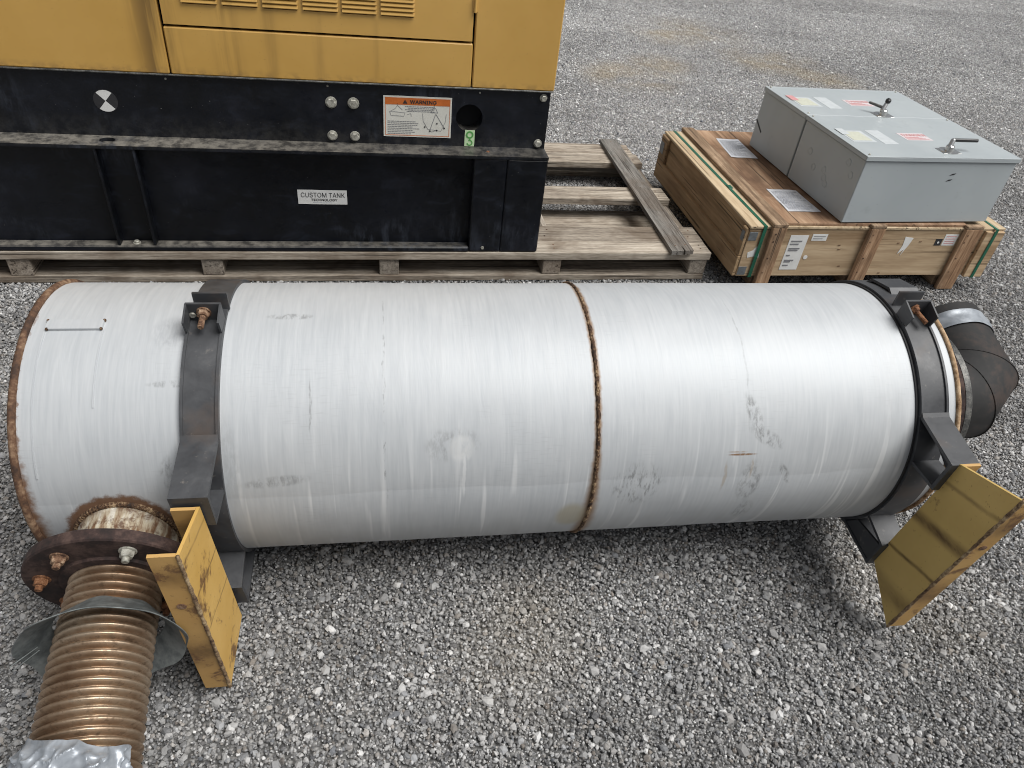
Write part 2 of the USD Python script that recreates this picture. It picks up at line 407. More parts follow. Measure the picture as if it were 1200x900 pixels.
def rust(path, dark, mid, light, metallic=0.0, scale=22.0, rough=0.85, bump=0.6):
    g = G(); o = g.obj()
    n = g.noise(o, scale, 7.0, 0.72, 0.3)
    n2 = g.noise(o, scale * 5, 4.0, 0.6)
    f = g.math('add', g.math('multiply', n, 0.7), g.math('multiply', n2, 0.3))
    c = g.ramp(f, [(0.41, dark), (0.5, mid), (0.60, light)])
    return g.pbr(path, c, rough, metallic, g.bump(f, bump, 0.004))
M['rust'] = rust('rusty_rim', (0.035, 0.018, 0.011), (0.10, 0.05, 0.026), (0.27, 0.175, 0.105), scale=13, bump=0.35)
M['rust_tan'] = rust('tan_rusty_rim', (0.14, 0.075, 0.035), (0.34, 0.22, 0.12), (0.50, 0.37, 0.24))
M['rust_weld'] = rust('weld_rust', (0.02, 0.010, 0.006), (0.075, 0.036, 0.015), (0.34, 0.24, 0.14), scale=48, bump=0.9)
M['rust_flange'] = rust('dark_rusted_flange', (0.014, 0.008, 0.007), (0.032, 0.017, 0.014), (0.075, 0.045, 0.036), scale=14)
M['rust_bolt'] = rust('rusty_bolt', (0.07, 0.035, 0.02), (0.17, 0.09, 0.05), (0.34, 0.24, 0.16), scale=60)
M['rust_orange'] = rust('orange_rusty_nut', (0.09, 0.035, 0.015), (0.20, 0.085, 0.035), (0.33, 0.17, 0.09), scale=60)
M['zinc'] = rust('dull_zinc', (0.20, 0.19, 0.165), (0.36, 0.35, 0.30), (0.50, 0.49, 0.44), metallic=0.35, scale=70, rough=0.5, bump=0.2)
M['elbow'] = rust('burnt_elbow', (0.005, 0.0048, 0.0048), (0.009, 0.0083, 0.008), (0.028, 0.018, 0.014), scale=8, rough=0.75, bump=0.25)
M['steel_dull'] = rust('dull_steel_rim', (0.05, 0.05, 0.048), (0.10, 0.10, 0.095), (0.19, 0.185, 0.17), metallic=0.4, scale=40, rough=0.5, bump=0.2)
M['galv'] = rust('grey_galvanised', (0.095, 0.105, 0.105), (0.15, 0.165, 0.165), (0.22, 0.235, 0.23), metallic=0.35, scale=16, rough=0.55, bump=0.12)

def nozzle_mat():
    g = G(); o = g.obj()
    n = g.noise(o, 26.0, 6.0, 0.7, 0.2)
    n2 = g.noise(g.map(o, scale=(1.0, 0.16, 0.5)), 70.0, 4.0, 0.6)
    c = g.ramp(n2, [(0.40, (0.16, 0.085, 0.04)), (0.52, (0.42, 0.36, 0.26)), (0.64, (0.58, 0.55, 0.47))])
    c = g.mix(g.rng(n, 0.50, 0.60, 0, 0.9), c, (0.085, 0.038, 0.018))
    y = g.n('separate_xyz', vector=o)
    c = g.mix(g.math('multiply', g.rng(y + '.y', -0.36, -0.30), g.rng(n, 0.3, 0.5)), c, (0.08, 0.04, 0.02))
    return g.pbr('rust_streaked_inlet', c, 0.8, 0.0, g.bump(n, 0.5, 0.004))
M['nozzle'] = nozzle_mat()

def band_mat():
    g = G(); o = g.obj()
    n = g.noise(o, 14.0, 6.0, 0.65, 0.3)
    c = g.ramp(n, [(0.3, (0.030, 0.031, 0.034)), (0.6, (0.052, 0.054, 0.058)), (0.8, (0.085, 0.085, 0.088))])
    n2 = g.noise(o, 45.0, 5.0, 0.7)
    c = g.mix(g.rng(n2, 0.62, 0.72, 0, 0.5), c, (0.20, 0.18, 0.16))
    n3 = g.noise(o, 7.0, 4.0, 0.6, w=4.0)
    c = g.mix(g.math('multiply', g.rng(n3, 0.56, 0.72), 0.45), c, (0.10, 0.066, 0.045))
    return g.pbr('dark_grey_strap_paint', c, g.rng(n, 0.3, 0.7, 0.38, 0.6), 0.0, g.bump(n2, 0.12, 0.003))
M['band'] = band_mat()

def yellow_worn(path, base1, base2, stainy, rust_amt):
    g = G(); o = g.obj()
    n = g.noise(o, 6.0, 5.0, 0.6)
    c = g.ramp(n, [(0.3, base1), (0.7, base2)])
    xyz = g.n('separate_xyz', vector=o)
    q = g.math('add', xyz + '.z', g.math('multiply', xyz + '.y', 0.30))   # bands lie across the channel
    wob = g.noise(o, 9.0, 3.0)
    q = g.math('add', q, g.math('multiply', g.math('subtract', wob, 0.5), 0.018))
    nn = g.noise(g.map(o, scale=(1, 0.35, 1)), 30.0, 5.0, 0.65)
    f = None
    for z0, wd, k in stainy:
        e = g.math('multiply', g.rng(g.math('absolute', g.math('subtract', q, z0)), 0.0, wd, 1.0, 0.0, True), k)
        f = e if f is None else g.math('maximum', f, e)
    c = g.mix(g.math('multiply', f, g.rng(nn, 0.30, 0.6, 0.45, 1.0)), c, (0.085, 0.043, 0.014))
    r1 = g.noise(o, 13.0, 7.0, 0.72, 0.4)
    c = g.mix(g.rng(r1, 0.68 - rust_amt, 0.76 - rust_amt, 0, 0.85), c, (0.11, 0.05, 0.022))
    r2 = g.noise(o, 90.0, 3.0, 0.6)
    c = g.mix(g.rng(r2, 0.66, 0.74, 0, 0.5), c, (0.10, 0.05, 0.02))
    return g.pbr(path, c, 0.55, 0.0, g.bump(g.math('add', r1, g.math('multiply', r2, 0.3)), 0.3, 0.004))
M['chan_web'] = yellow_worn('worn_yellow_paint', (0.52, 0.31, 0.075), (0.61, 0.39, 0.12), [(0.22, 0.004, 0.8), (0.105, 0.004, 0.7), (0.33, 0.006, 0.5), (0.42, 0.05, 0.7)], 0.10)
M['chan_web_r'] = yellow_worn('olive_yellow_paint', (0.48, 0.33, 0.105), (0.56, 0.395, 0.135), [(0.20, 0.028, 0.95), (0.33, 0.009, 0.6), (0.075, 0.009, 0.9), (-0.05, 0.05, 0.6)], 0.03)
M['heel'] = rust('worn_heel', (0.06, 0.03, 0.016), (0.20, 0.13, 0.07), (0.44, 0.33, 0.19), scale=30)
M['chan_edge'] = yellow_worn('rusting_yellow_flange', (0.42, 0.24, 0.075), (0.50, 0.31, 0.11), [(0.02, 0.09, 0.75), (0.30, 0.05, 0.6)], 0.14)

def bellows_mat():
    g = G(); o = g.obj()
    n = g.noise(o, 7.0, 5.0, 0.6)
    c = g.ramp(n, [(0.36, (0.27, 0.18, 0.115)), (0.5, (0.40, 0.295, 0.205)), (0.64, (0.47, 0.385, 0.29))])
    n2 = g.noise(o, 60.0, 4.0, 0.65)
    c = g.mix(g.rng(n2, 0.54, 0.66, 0, 0.6), c, (0.12, 0.078, 0.048))
    return g.pbr('bronze_tinted_bellows', c, g.rng(n2, 0.38, 0.62, 0.33, 0.58), 0.8, g.bump(n2, 0.08, 0.002))
M['bellows'] = bellows_mat()

def tape_mat():
    g = G(); o = g.obj()
    n = g.noise(o, 22.0, 5.0, 0.6, 0.8)
    c = g.ramp(n, [(0.36, (0.22, 0.24, 0.265)), (0.64, (0.34, 0.365, 0.395))])
    vo = g.n('voronoi_texture', 'distance', vector=g.map(o, scale=(1, 1, 1)), scale=38.0, feature='f1')
    h = g.math('add', g.noise(o, 34.0, 3.0, 0.55, 1.4), g.math('multiply', vo, 0.5))
    return g.pbr('silver_tape', c, 0.36, 0.3, g.bump(h, 0.12, 0.005))
M['tape'] = tape_mat()

def cab_mat():
    g = G(); o = g.obj()
    n = g.noise(o, 3.0, 4.0, 0.6)
    c = g.ramp(n, [(0.36, (0.335, 0.368, 0.380)), (0.64, (0.370, 0.403, 0.413))])
    n2 = g.noise(o, 9.0, 5.0, 0.7, 0.5, w=2.0)
    c = g.mix(g.rng(n2, 0.60, 0.75, 0, 0.35), c, (0.22, 0.235, 0.235))
    s = g.noise(o, 150.0, 2.0)
    c = g.mix(g.rng(s, 0.73, 0.76, 0, 0.5), c, (0.14, 0.14, 0.13))
    return g.pbr('grey_cabinet_paint', c, g.rng(n2, 0.3, 0.7, 0.33, 0.5), 0.0, g.bump(g.noise(o, 500.0, 1.0), 0.05, 0.0008))
M['cab'] = cab_mat()
M['green'] = plain('green_band_plastic', (0.012, 0.095, 0.055), 0.35, var=0.25)
M['paper'] = plain('white_label_stock', (0.66, 0.66, 0.64), 0.6, var=0.06)
M['packing'] = plain('clear_pouch_paper', (0.66, 0.675, 0.71), 0.28, var=0.10, scale=50, bump=0.1)
M['ink'] = plain('black_ink', (0.02, 0.02, 0.022), 0.6)
M['ink_grey'] = plain('grey_print', (0.19, 0.19, 0.20), 0.6)
M['ink_soft'] = plain('faded_print', (0.46, 0.475, 0.51), 0.6)
M['orange'] = plain('warning_orange', (0.52, 0.135, 0.025), 0.5)
M['cream'] = plain('label_cream', (0.62, 0.61, 0.55), 0.55, var=0.05)
M['lgreen'] = plain('green_print', (0.09, 0.30, 0.075), 0.5)
M['palegreen'] = plain('pale_green_decal', (0.50, 0.66, 0.40), 0.5, var=0.05)
M['redprint'] = plain('faded_red_print', (0.55, 0.27, 0.27), 0.5, var=0.15, scale=90)
M['pinkprint'] = plain('faded_pink_print', (0.58, 0.52, 0.53), 0.5, var=0.08, scale=90)
M['yellowprint'] = plain('faded_yellow_print', (0.50, 0.51, 0.42), 0.5, var=0.10, scale=90)
M['clearfilm'] = plain('faded_white_sticker', (0.50, 0.53, 0.54), 0.4, var=0.08, scale=40)
M['chrome'] = plain('bright_metal', (0.55, 0.55, 0.54), 0.25, 0.9)
M['grip'] = plain('black_grip', (0.012, 0.012, 0.013), 0.4)
M['nailplate'] = plain('grey_nail_plate', (0.16, 0.175, 0.185), 0.5, 0.4, var=0.25, scale=60)
M['rubber'] = plain('dark_rubber', (0.014, 0.014, 0.015), 0.7)

# ------------------------------------------------------------------ ground and gravel
def ground_mats():
    def macro(g, c, p):
        big = g.noise(p, 0.55, 4.0, 0.6)
        mid = g.noise(p, 2.6, 4.0, 0.6, w=3.0)
        k = g.math('add', g.rng(big, 0.3, 0.7, 0.84, 1.12), g.rng(mid, 0.3, 0.7, -0.12, 0.12))
        # vehicle wear: the far side of the yard is paler and finer
        sx = g.n('separate_xyz', vector=p)
        rut = g.noise(g.map(p, scale=(0.5, 1.6, 1), rot=(0, 0, 0.55)), 0.8, 4.0, 0.6, 0.3, w=21.0)
        k = g.math('add', k, g.rng(rut, 0.38, 0.62, -0.13, 0.10))
        far = g.rng(sx + '.y', 2.5, 5.5, 0.0, 1.0, True)
        k = g.math('add', g.math('subtract', k, 0.06), g.math('multiply', far, 0.34))
        c = g.mix(1.0, c, g.n('combine_color', 'color', r=k, g=k, b=k), 'multiply')
        patch = None
        for x, y, r in ((2.10, 5.75, 0.55), (2.5, 6.15, 0.4), (3.0, 7.2, 0.6), (3.65, 6.45, 0.65), (3.95, 6.0, 0.45), (3.3, 7.4, 0.7), (0.35, 0.95, 0.28), (1.45, 1.0, 0.35)):
            dd = g.n('vector_math', 'value', math_type='distance', vector1=p, vector2=(x, y, 0.0))
            e = g.rng(dd, r * 0.25, r, 1.0 if y > 2 else 0.28, 0.0, True)
            patch = e if patch is None else g.math('maximum', patch, e)
        pn = g.noise(p, 2.4, 5.0, 0.65, 0.4, w=9.0)
        pm = g.math('multiply', patch, g.rng(pn, 0.36, 0.60))
        return c, pm
    g = G(); p = g.pos()
    r = g.n('attribute', 'fac', attribute='tone')
    c = g.ramp(r, [(0.0, (0.08, 0.08, 0.085)), (0.2, (0.20, 0.199, 0.198)), (0.5, (0.345, 0.342, 0.337)), (0.78, (0.51, 0.505, 0.496)), (0.94, (0.68, 0.675, 0.665)), (1.0, (0.82, 0.815, 0.80))])
    n = g.noise(p, 160.0, 4.0, 0.65)
    c = g.mix(g.rng(n, 0.40, 0.7, 0.0, 0.35), c, (0.40, 0.39, 0.38))
    warm = g.n('white_noise_texture', 'value', dimensions='1D', w=g.math('multiply', r, 91.7))
    c = g.mix(g.rng(warm, 0.80, 1.0, 0, 0.5), c, (0.24, 0.19, 0.14))
    c = g.mix(g.rng(warm, 0.22, 0.0, 0, 0.4), c, (0.15, 0.17, 0.20))
    c, pm = macro(g, c, p)
    c = g.mix(g.math('multiply', pm, 0.60), c, (0.40, 0.33, 0.225))
    M['stone'] = g.pbr('crushed_limestone', c, 0.8, 0.0, g.bump(n, 0.4, 0.003), specular_ior_level=0.3)
    g = G(); p = g.pos()
    v = g.n('voronoi_texture', vector=p, scale=95.0)
    wn = g.n('rgb_to_bw', 'val', color=v + '.color')
    c = g.ramp(wn, [(0.1, (0.10, 0.10, 0.10)), (0.5, (0.25, 0.247, 0.24)), (0.8, (0.42, 0.412, 0.40))])
    c = g.mix(g.rng(v + '.distance', 0.3, 0.75, 0, 0.7), c, (0.07, 0.068, 0.065))
    c, pm = macro(g, c, p)
    c = g.mix(g.math('multiply', pm, 0.60), c, (0.40, 0.33, 0.225))
    M['dust'] = g.pbr('stone_dust_ground', c, 0.95, 0.0, g.bump(g.math('subtract', 1.0, v + '.distance'), 0.6, 0.008), specular_ior_level=0.2)
ground_mats()

gm = trimesh.Trimesh([[-60, -40, -0.012], [90, -40, -0.012], [90, 120, -0.012], [-60, 120, -0.012]], [[0, 1, 2], [0, 2, 3]], process=False)
tag(usdkit.mesh(stage, free('/World/ground'), gm, M['dust']), 'flat ground of grey stone dust under the gravel', 'ground', kind='structure')

PATCH = 0.8
ICO = trimesh.creation.icosahedron()
def stone_patch(seed):
    r = np.random.default_rng(seed)
    def lay(nx, med, sig, lo, hi):
        gx, gy = np.meshgrid(np.arange(nx), np.arange(nx), indexing='ij')
        P = np.column_stack([gx.ravel(), gy.ravel()]) + r.uniform(-0.6, 0.6, (nx * nx, 2))
        return P / nx * PATCH - PATCH / 2, np.clip(np.exp(r.normal(math.log(med), sig, nx * nx)), lo, hi)
    Pa, ra = lay(92, 0.0042, 0.40, 0.0020, 0.0135)
    Pb, rb = lay(104, 0.0026, 0.28, 0.0013, 0.0042)
    P, rad = np.vstack([Pa, Pb]), np.concatenate([ra, rb])
    n = len(P)
    small = np.arange(n) >= len(Pa)
    V = ICO.vertices / np.linalg.norm(ICO.vertices[0])
    k = len(V)
    jit = r.uniform(0.68, 1.22, (n, k, 1))
    v = V[None] * jit * (np.array([1, 1, 1]) * r.uniform(0.62, 1.25, (n, 3)))[:, None]
    q = r.normal(size=(n, 4)); q /= np.linalg.norm(q, axis=1, keepdims=True)
    w, x, y, z = q.T
    Rm = np.stack([np.stack([1 - 2 * (y * y + z * z), 2 * (x * y - w * z), 2 * (x * z + w * y)], -1),
                   np.stack([2 * (x * y + w * z), 1 - 2 * (x * x + z * z), 2 * (y * z - w * x)], -1),
                   np.stack([2 * (x * z - w * y), 2 * (y * z + w * x), 1 - 2 * (x * x + y * y)], -1)], 1)
    v = np.einsum('nij,nkj->nki', Rm, v) * rad[:, None, None]
    v[..., 2] *= 0.85
    zc = -0.006 + rad * 0.25 + r.uniform(-0.004, 0.004, n) + small * 0.003 + 0.006 * (meshkit.noise(np.column_stack([P * 9, np.zeros(n)]), seed) - 0.5)
    v = v + np.column_stack([P, zc])[:, None, :]
    f = ICO.faces[None] + (np.arange(n) * k)[:, None, None]
    tone = np.clip(r.beta(1.15, 1.75, n) + 0.05 * r.normal(size=n), 0, 1)
    return trimesh.Trimesh(v.reshape(-1, 3), f.reshape(-1, 3), process=False), np.repeat(tone, k)

inst = UsdGeom.PointInstancer.Define(stage, free('/World/gravel'))
tag(inst, 'loose grey crushed limestone gravel covering the whole yard', 'gravel', kind='stuff')
protos = []
for s in range(3):
    sp_, tone_ = stone_patch(50 + s)
    pm_ = usdkit.mesh(stage, f'/World/gravel/stones_{s + 1:03d}' if s else '/World/gravel/stones', sp_, M['stone'])
    UsdGeom.PrimvarsAPI(pm_).CreatePrimvar('tone', Sdf.ValueTypeNames.FloatArray, 'vertex').Set(Vt.FloatArray.FromNumpy(tone_.astype(np.float32)))
    protos.append(pm_.GetPath())
inst.CreatePrototypesRel().SetTargets(protos)
pos, ids, ori = [], [], []
for i in range(-4, 18):
    for j in range(0, 18):
        x, y = i * PATCH, j * PATCH
        z_ = np.array([x, y, 0]) - CAM
        dep = z_ @ Fw
        if dep < 0.3 or abs(z_ @ RX) / dep > 0.707 + 1.0 / dep or abs(z_ @ UY) / dep > 0.53 + 0.9 / dep:
            continue
        pos.append((x, y, 0)); ids.append(int(rng.integers(3)))
        a_ = int(rng.integers(4)) * math.pi / 2
        ori.append(Gf.Quath(math.cos(a_ / 2), 0, 0, math.sin(a_ / 2)))
inst.CreatePositionsAttr(Vt.Vec3fArray([Gf.Vec3f(*p) for p in pos]))
inst.CreateProtoIndicesAttr(Vt.IntArray(ids))
inst.CreateOrientationsAttr(Vt.QuathArray(ori))

# ------------------------------------------------------------------ generator set
XL, XR = -2.75, 0.7005           # the set runs out of the picture on the left
YF, YB_ = 2.744, 3.86            # frame front, back
gen = thing('generator_set', 'yellow enclosed generator on a black base frame and black fuel tank, standing on the pallet', 'generator', (-1.0, 3.2, 0.1365))
GL = -np.array([-1.0, 3.2, 0.1365])
# parts are written in world coordinates; the Xform carries the base, so shift them back
def gp(name, mesh, mat, smooth=30, label=None, parent=None):
    return part(parent or gen, name, mesh, mat, smooth, label, shift=GL)
# The paint materials use object coordinates, so they are given in world coordinates by moving the Xform to the origin.
gen.ClearXformOpOrder(); gen.AddTranslateOp().Set(Gf.Vec3d(0, 0, 0)); GL = np.zeros(3)

YE = 2.7306                      # enclosure face
gp('enclosure_core', bx(XL + 0.03, 0.68, YE + 0.035, YB_ - 0.03, 0.776, 1.94, 0.0), M['dark'])
def panel(x0, x1, z0, z1, holes=()):
    poly = sbox(x0, z0, x1, z1)
    for h in holes:
        poly = poly.difference(h)
    return poly
def sheet(poly, y, thick=0.012):
    return plate_xz(poly, y, thick)
gp('side_panel', [bx(XL, -0.6395, YE, YE + 0.03, 0.772, 1.95, 0.004)], M['yellow'])
gp('corner_panel', [bx(0.3970, 0.7085, YE, YE + 0.03, 0.772, 1.95, 0.004), bx(0.6785, 0.7085, YE + 0.0305, YB_ - 0.02, 0.772, 1.95, 0.004)], M['yellow'])
gp('lower_panel', bx(-0.6345, 0.3925, YE, YE + 0.03, 0.772, 0.9225, 0.004), M['yellow'])
gp('back_panel', bx(XL, 0.678, YB_ - 0.02, YB_, 0.772, 1.95, 0.004), M['yellow'])
gp('roof_panel', bx(XL - 0.01, 0.72, YE - 0.01, YB_ + 0.01, 1.951, 1.975, 0.006), M['yellow'])
gp('end_panel', bx(XL, XL + 0.03, YE + 0.031, YB_ - 0.021, 0.772, 1.95, 0.004), M['yellow'])
gp('bottom_lip', bx(XL, 0.7085, YE - 0.0005, YE + 0.03, 0.7655, 0.7716, 0.002), M['steel_dull'])
cols = [(-0.564, -0.454), (-0.439, -0.327), (-0.312, -0.200), (-0.184, -0.070), (-0.057, 0.057), (0.071, 0.184)]
slots, ZR = [], [1.000 + 0.0138 * k + 0.0 for k in range(12)]
for (a, b) in cols:
    for z in ZR:
        slots.append((a, b, z))
holes = [sbox(a + 0.002, z - 0.0052, b - 0.002, z + 0.003) for a, b, z in slots]
DX0, DX1, DZ0, DZ1 = -0.6295, 0.3885, 0.9305, 1.90
door = gp('louvre_door', sheet(panel(DX0, DX1, DZ0, DZ1, holes), YE, 0.012), M['yellow'], label='yellow door with rows of louvres')
def louvre(a, b, z):
    # a pressed hood, open below
    prof = [(0.0105, 0.000), (0.0070, -0.0050), (0.0010, -0.0075), (-0.0010, -0.0066), (0.0030, -0.0035), (0.0060, 0.0004)]
    pts, n = [], len(prof)
    for x in (a, b):
        for dz, dy in prof:
            pts.append((x, YE + dy, z + dz))
    f = []
    for i in range(n):
        j = (i + 1) % n
        f += [[i, j, n + j], [i, n + j, n + i]]
    for i in range(1, n - 1):
        f += [[0, i + 1, i], [n, n + i, n + i + 1]]
    m = trimesh.Trimesh(np.array(pts), np.array(f), process=False)
    m.fix_normals()
    return m
for a, b, z in slots:
    gp('louvre', louvre(a, b, z), M['yellow'], 25, parent=door)
gp('hinge', [cyl((0.3925, YE - 0.006, 1.025), (0.3925, YE - 0.006, 1.075), 0.005, 12), bx(0.383, 0.402, YE - 0.003, YE - 0.0005, 1.027, 1.073, 0.001)], M['yellow'])

# base frame: a channel with its lower flange standing out
frame_poly = sbox(XL, 0.5481, XR, 0.7645).difference(Point(0.396, 0.657).buffer(0.0505, 24)).difference(Point(-2.0, 0.657).buffer(0.0505, 24))
frame = gp('base_frame', [plate_xz(frame_poly, YF, 0.010),
                          bx(XR - 0.010, XR, YF + 0.0105, YB_ - 0.06, 0.549, 0.7645, 0.001),
                          bx(XL, XR - 0.012, YB_ - 0.07, YB_ - 0.06, 0.549, 0.764, 0.001),
                          bx(XL, XR, YF + 0.0105, YB_ - 0.06, 0.5485, 0.556, 0.0)], M['black'], label='black steel base frame')
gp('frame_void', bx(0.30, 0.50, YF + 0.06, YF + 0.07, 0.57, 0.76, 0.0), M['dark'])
fl = sbox(XL, 2.650, 0.7010, YF + 0.02)
fl = fl.difference(Point(-0.881, 2.7).buffer(1.0).intersection(sbox(-9, -9, -8, -8)))
import shapely.affinity as aff
fl = fl.difference(aff.scale(Point(-0.881, 2.702).buffer(0.026, 20), 1.0, 0.85)).difference(Point(0.469, 2.696).buffer(0.0075, 12))
gp('frame_flange', plate_xy(fl, 0.536, 0.0118), M['black'], label='dusty lower flange of the base frame')
gp('hole_liner', lathe([(0, 0.0515), (0.05, 0.0515)], (0.396, YF + 0.0102, 0.657), (0, 1, 0), 32, cap=False), M['black'])
gp('rusty_plug', lathe([(0, 0.0073), (0.004, 0.007), (0.006, 0.004)], (0.469, 2.696, 0.5435), (0, 0, 1), 12), M['rust_orange'])
for x, z, rr_ in ((-0.111, 0.695, 0.0185), (-0.032, 0.695, 0.0185), (-0.113, 0.574, 0.0165), (-0.031, 0.574, 0.0165), (0.674, 0.743, 0.013), (0.672, 0.568, 0.0145)):
    gp('frame_bolt', hexbolt((x, YF, z), (0, -1, 0), rr_ * 0.92, 0.011, washer=rr_ * 1.12), M['zinc'], 25)
# little dust clumps and scuffs stay in the paint; small rivets along the top of the frame
for x in (-1.35, -0.66, -0.12, 0.43):
    gp('rivet', lathe([(0, 0.004), (0.002, 0.0036), (0.0035, 0.0015)], (x, YF, 0.752), (0, -1, 0), 10), M['zinc'])
# decals
tgt = gp('balance_mark', lathe([(0, 0.0385), (0.0008, 0.0385)], (-0.868, YF, 0.669), (0, -1, 0), 40), M['ink'], label='round black and white quartered mark')
def sector(cx, cz, r, a0, a1):
    t = np.radians(np.linspace(a0, a1, 14))
    return Polygon([(cx, cz)] + [(cx + r * math.cos(k), cz + r * math.sin(k)) for k in t])
for a0 in (48, 228):
    gp('white_quarter', plate_xz(sector(-0.868, 0.669, 0.0365, a0, a0 + 85), YF - 0.0016, 0.0008), M['paper'], parent=tgt)
wx0, wx1, wz0, wz1 = 0.0755, 0.3275, 0.578, 0.7285
ws = gp('warning_sticker', plate_xz(sbox(wx0, wz0, wx1, wz1), YF - 0.001, 0.001), M['cream'], label='cream sticker with an orange WARNING heading')
def wprint(name, polys, mat, d=0.0016):
    ms = [plate_xz(p, YF - d, 0.0006) for p in polys]
    return gp(name, ms, mat, parent=ws)
bor = sbox(wx0 + 0.006, wz0 + 0.005, wx1 - 0.006, wz1 - 0.006).difference(sbox(wx0 + 0.0078, wz0 + 0.0068, wx1 - 0.0078, wz1 - 0.0078))
wprint('border_line', [bor], M['orange'])
wprint('orange_heading', [sbox(wx0 + 0.0081, wz1 - 0.0315, wx1 - 0.0081, wz1 - 0.0081)], M['orange'])
gp('heading_text', text_xz('WARNING', 0.0125, 0.172, YF - 0.0018, wz1 - 0.026, bold=True, sx=1.15), M['ink'], parent=ws)
tri = Polygon([(0.146, wz1 - 0.0265), (0.163, wz1 - 0.0265), (0.1545, wz1 - 0.0125)])
gp('heading_triangle', plate_xz(tri.difference(Polygon([(0.1528, wz1 - 0.019), (0.1562, wz1 - 0.019), (0.1545, wz1 - 0.023)])), YF - 0.0024, 0.0006), M['ink'], parent=ws)
L = []
r_ = np.random.default_rng(3)
for k, z in enumerate(np.linspace(wz1 - 0.037, wz1 - 0.054, 4)):
    x = 0.155 + 0.01 * (k % 2)
    while x < 0.262:
        w_ = r_.uniform(0.004, 0.012); L.append(sbox(x, z - 0.0012, min(x + w_, 0.264), z + 0.0010)); x += w_ + 0.0018
for z in np.linspace(0.636, 0.590, 8):
    x = 0.090; end = 0.205 - r_.uniform(0, 0.035)
    while x < end:
        w_ = r_.uniform(0.004, 0.013); L.append(sbox(x, z - 0.0011, x + w_, z + 0.0010)); x += w_ + 0.0016
wprint('small_print', L, M['ink_grey'])
def stroke(pts, w=0.0012):
    return LineString(pts).buffer(w / 2, cap_style=2)
D = [stroke([(0.118, 0.682), (0.127, 0.694), (0.118, 0.682), (0.100, 0.672)]), stroke([(0.127, 0.694), (0.145, 0.678)]), stroke([(0.127, 0.694), (0.127, 0.703)]), stroke([(0.098, 0.672), (0.155, 0.668), (0.150, 0.655), (0.103, 0.657), (0.098, 0.672)]),
     stroke([(0.160, 0.672), (0.185, 0.678)]), stroke([(0.162, 0.662), (0.176, 0.666), (0.178, 0.655)]),
     stroke([(0.262, 0.700), (0.262, 0.690)], 0.002), stroke([(0.250, 0.672), (0.258, 0.688), (0.268, 0.688), (0.276, 0.672), (0.250, 0.672)], 0.0016), stroke([(0.220, 0.668), (0.222, 0.640), (0.240, 0.610), (0.290, 0.604), (0.306, 0.640), (0.308, 0.668)]),
     stroke([(0.268, 0.666), (0.248, 0.606)], 0.0022), stroke([(0.270, 0.666), (0.303, 0.614)], 0.0022), stroke([(0.244, 0.604), (0.256, 0.600), (0.270, 0.606)], 0.0016)]
wprint('diagram_lines', D, M['ink_grey'])
wprint('diagram_dots', [Point(x, z).buffer(0.003, 8) for x, z in ((0.2285, 0.618), (0.274, 0.632), (0.274, 0.606), (0.302, 0.615), (0.248, 0.603))], M['ink'], 0.0022)
hk = gp('lifting_sticker', plate_xz(sbox(0.382, 0.5485, 0.4205, 0.6115).buffer(-0.0002), YF - 0.001, 0.001), M['palegreen'], label='pale green sticker with a lifting hook symbol')
hook = Point(0.401, 0.593).buffer(0.0145, 20).difference(Point(0.401, 0.593).buffer(0.0085, 16)).union(LineString([(0.402, 0.579), (0.402, 0.573)]).buffer(0.0028)).union(
    LineString([(0.402 + 0.0095 * math.sin(t), 0.5625 + 0.0095 * math.cos(t)) for t in np.linspace(-0.3, 4.4, 24)]).buffer(0.0022))
gp('hook_symbol', plate_xz(hook.intersection(sbox(0.384, 0.5505, 0.419, 0.610)), YF - 0.0018, 0.0008), M['lgreen'], parent=hk)

# fuel tank under the frame
YT = 2.700
gp('fuel_tank', [bx(XL, 0.412, YT, YB_ - 0.05, 0.150, 0.535, 0.0), bx(0.5425, XR, 2.6510, YB_ - 0.051, 0.140, 0.5355, 0.004), bx(0.4125, 0.5415, 2.6525, YB_ - 0.052, 0.140, 0.5352, 0.004)], M['black'], label='black sub-base fuel tank')
gp('tank_ledge', bx(XL, 0.4120, 2.651, YT - 0.0005, 0.1375, 0.160, 0.005), M['black'], label='dust-covered ledge at the foot of the tank')
for x in (-2.30, -2.17, -0.917, -0.792):
    gp('tank_rib', bx(x - 0.0045, x + 0.0045, 2.655, YT - 0.001, 0.1605, 0.5355, 0.0015), M['black'])
gp('ledge_bolt', hexbolt((-0.86, 2.676, 0.1602), (0, 0, 1), 0.010, 0.008, washer=0.014), M['zinc'], 25)
gp('corner_bolt', hexbolt((0.468, 2.6525, 0.158), (0, -1, 0), 0.007, 0.005), M['zinc'], 25)
cx0, cx1, cz0, cz1 = -0.2545, -0.0700, 0.3185, 0.3765
cs = gp('tank_sticker', plate_xz(sbox(cx0, cz0, cx1, cz1), YT - 0.001, 0.001), M['paper'], label='white sticker reading CUSTOM TANK')
tw = text_xz('CUSTOM TANK', 0.0185, 0, 0, 0)
s_ = 0.164 / (tw.bounds[1, 0] - tw.bounds[0, 0])
gp('sticker_text', text_xz('CUSTOM TANK', 0.0185, cx0 + 0.0105, YT - 0.0011, cz0 + 0.0285, sx=s_), M['ink'], parent=cs)
gp('sticker_small_text', text_xz('TECHNOLOGY', 0.0090, cx0 + 0.048, YT - 0.0011, cz0 + 0.0135, bold=True, sx=1.15), M['ink'], parent=cs)
gp('sticker_fine_print', [plate_xz(sbox(cx0 + 0.056 + k * 0.012, cz0 + 0.0065, cx0 + 0.066 + k * 0.012, cz0 + 0.0085), YT - 0.0017, 0.0006) for k in range(6)], M['ink_soft'], parent=cs)

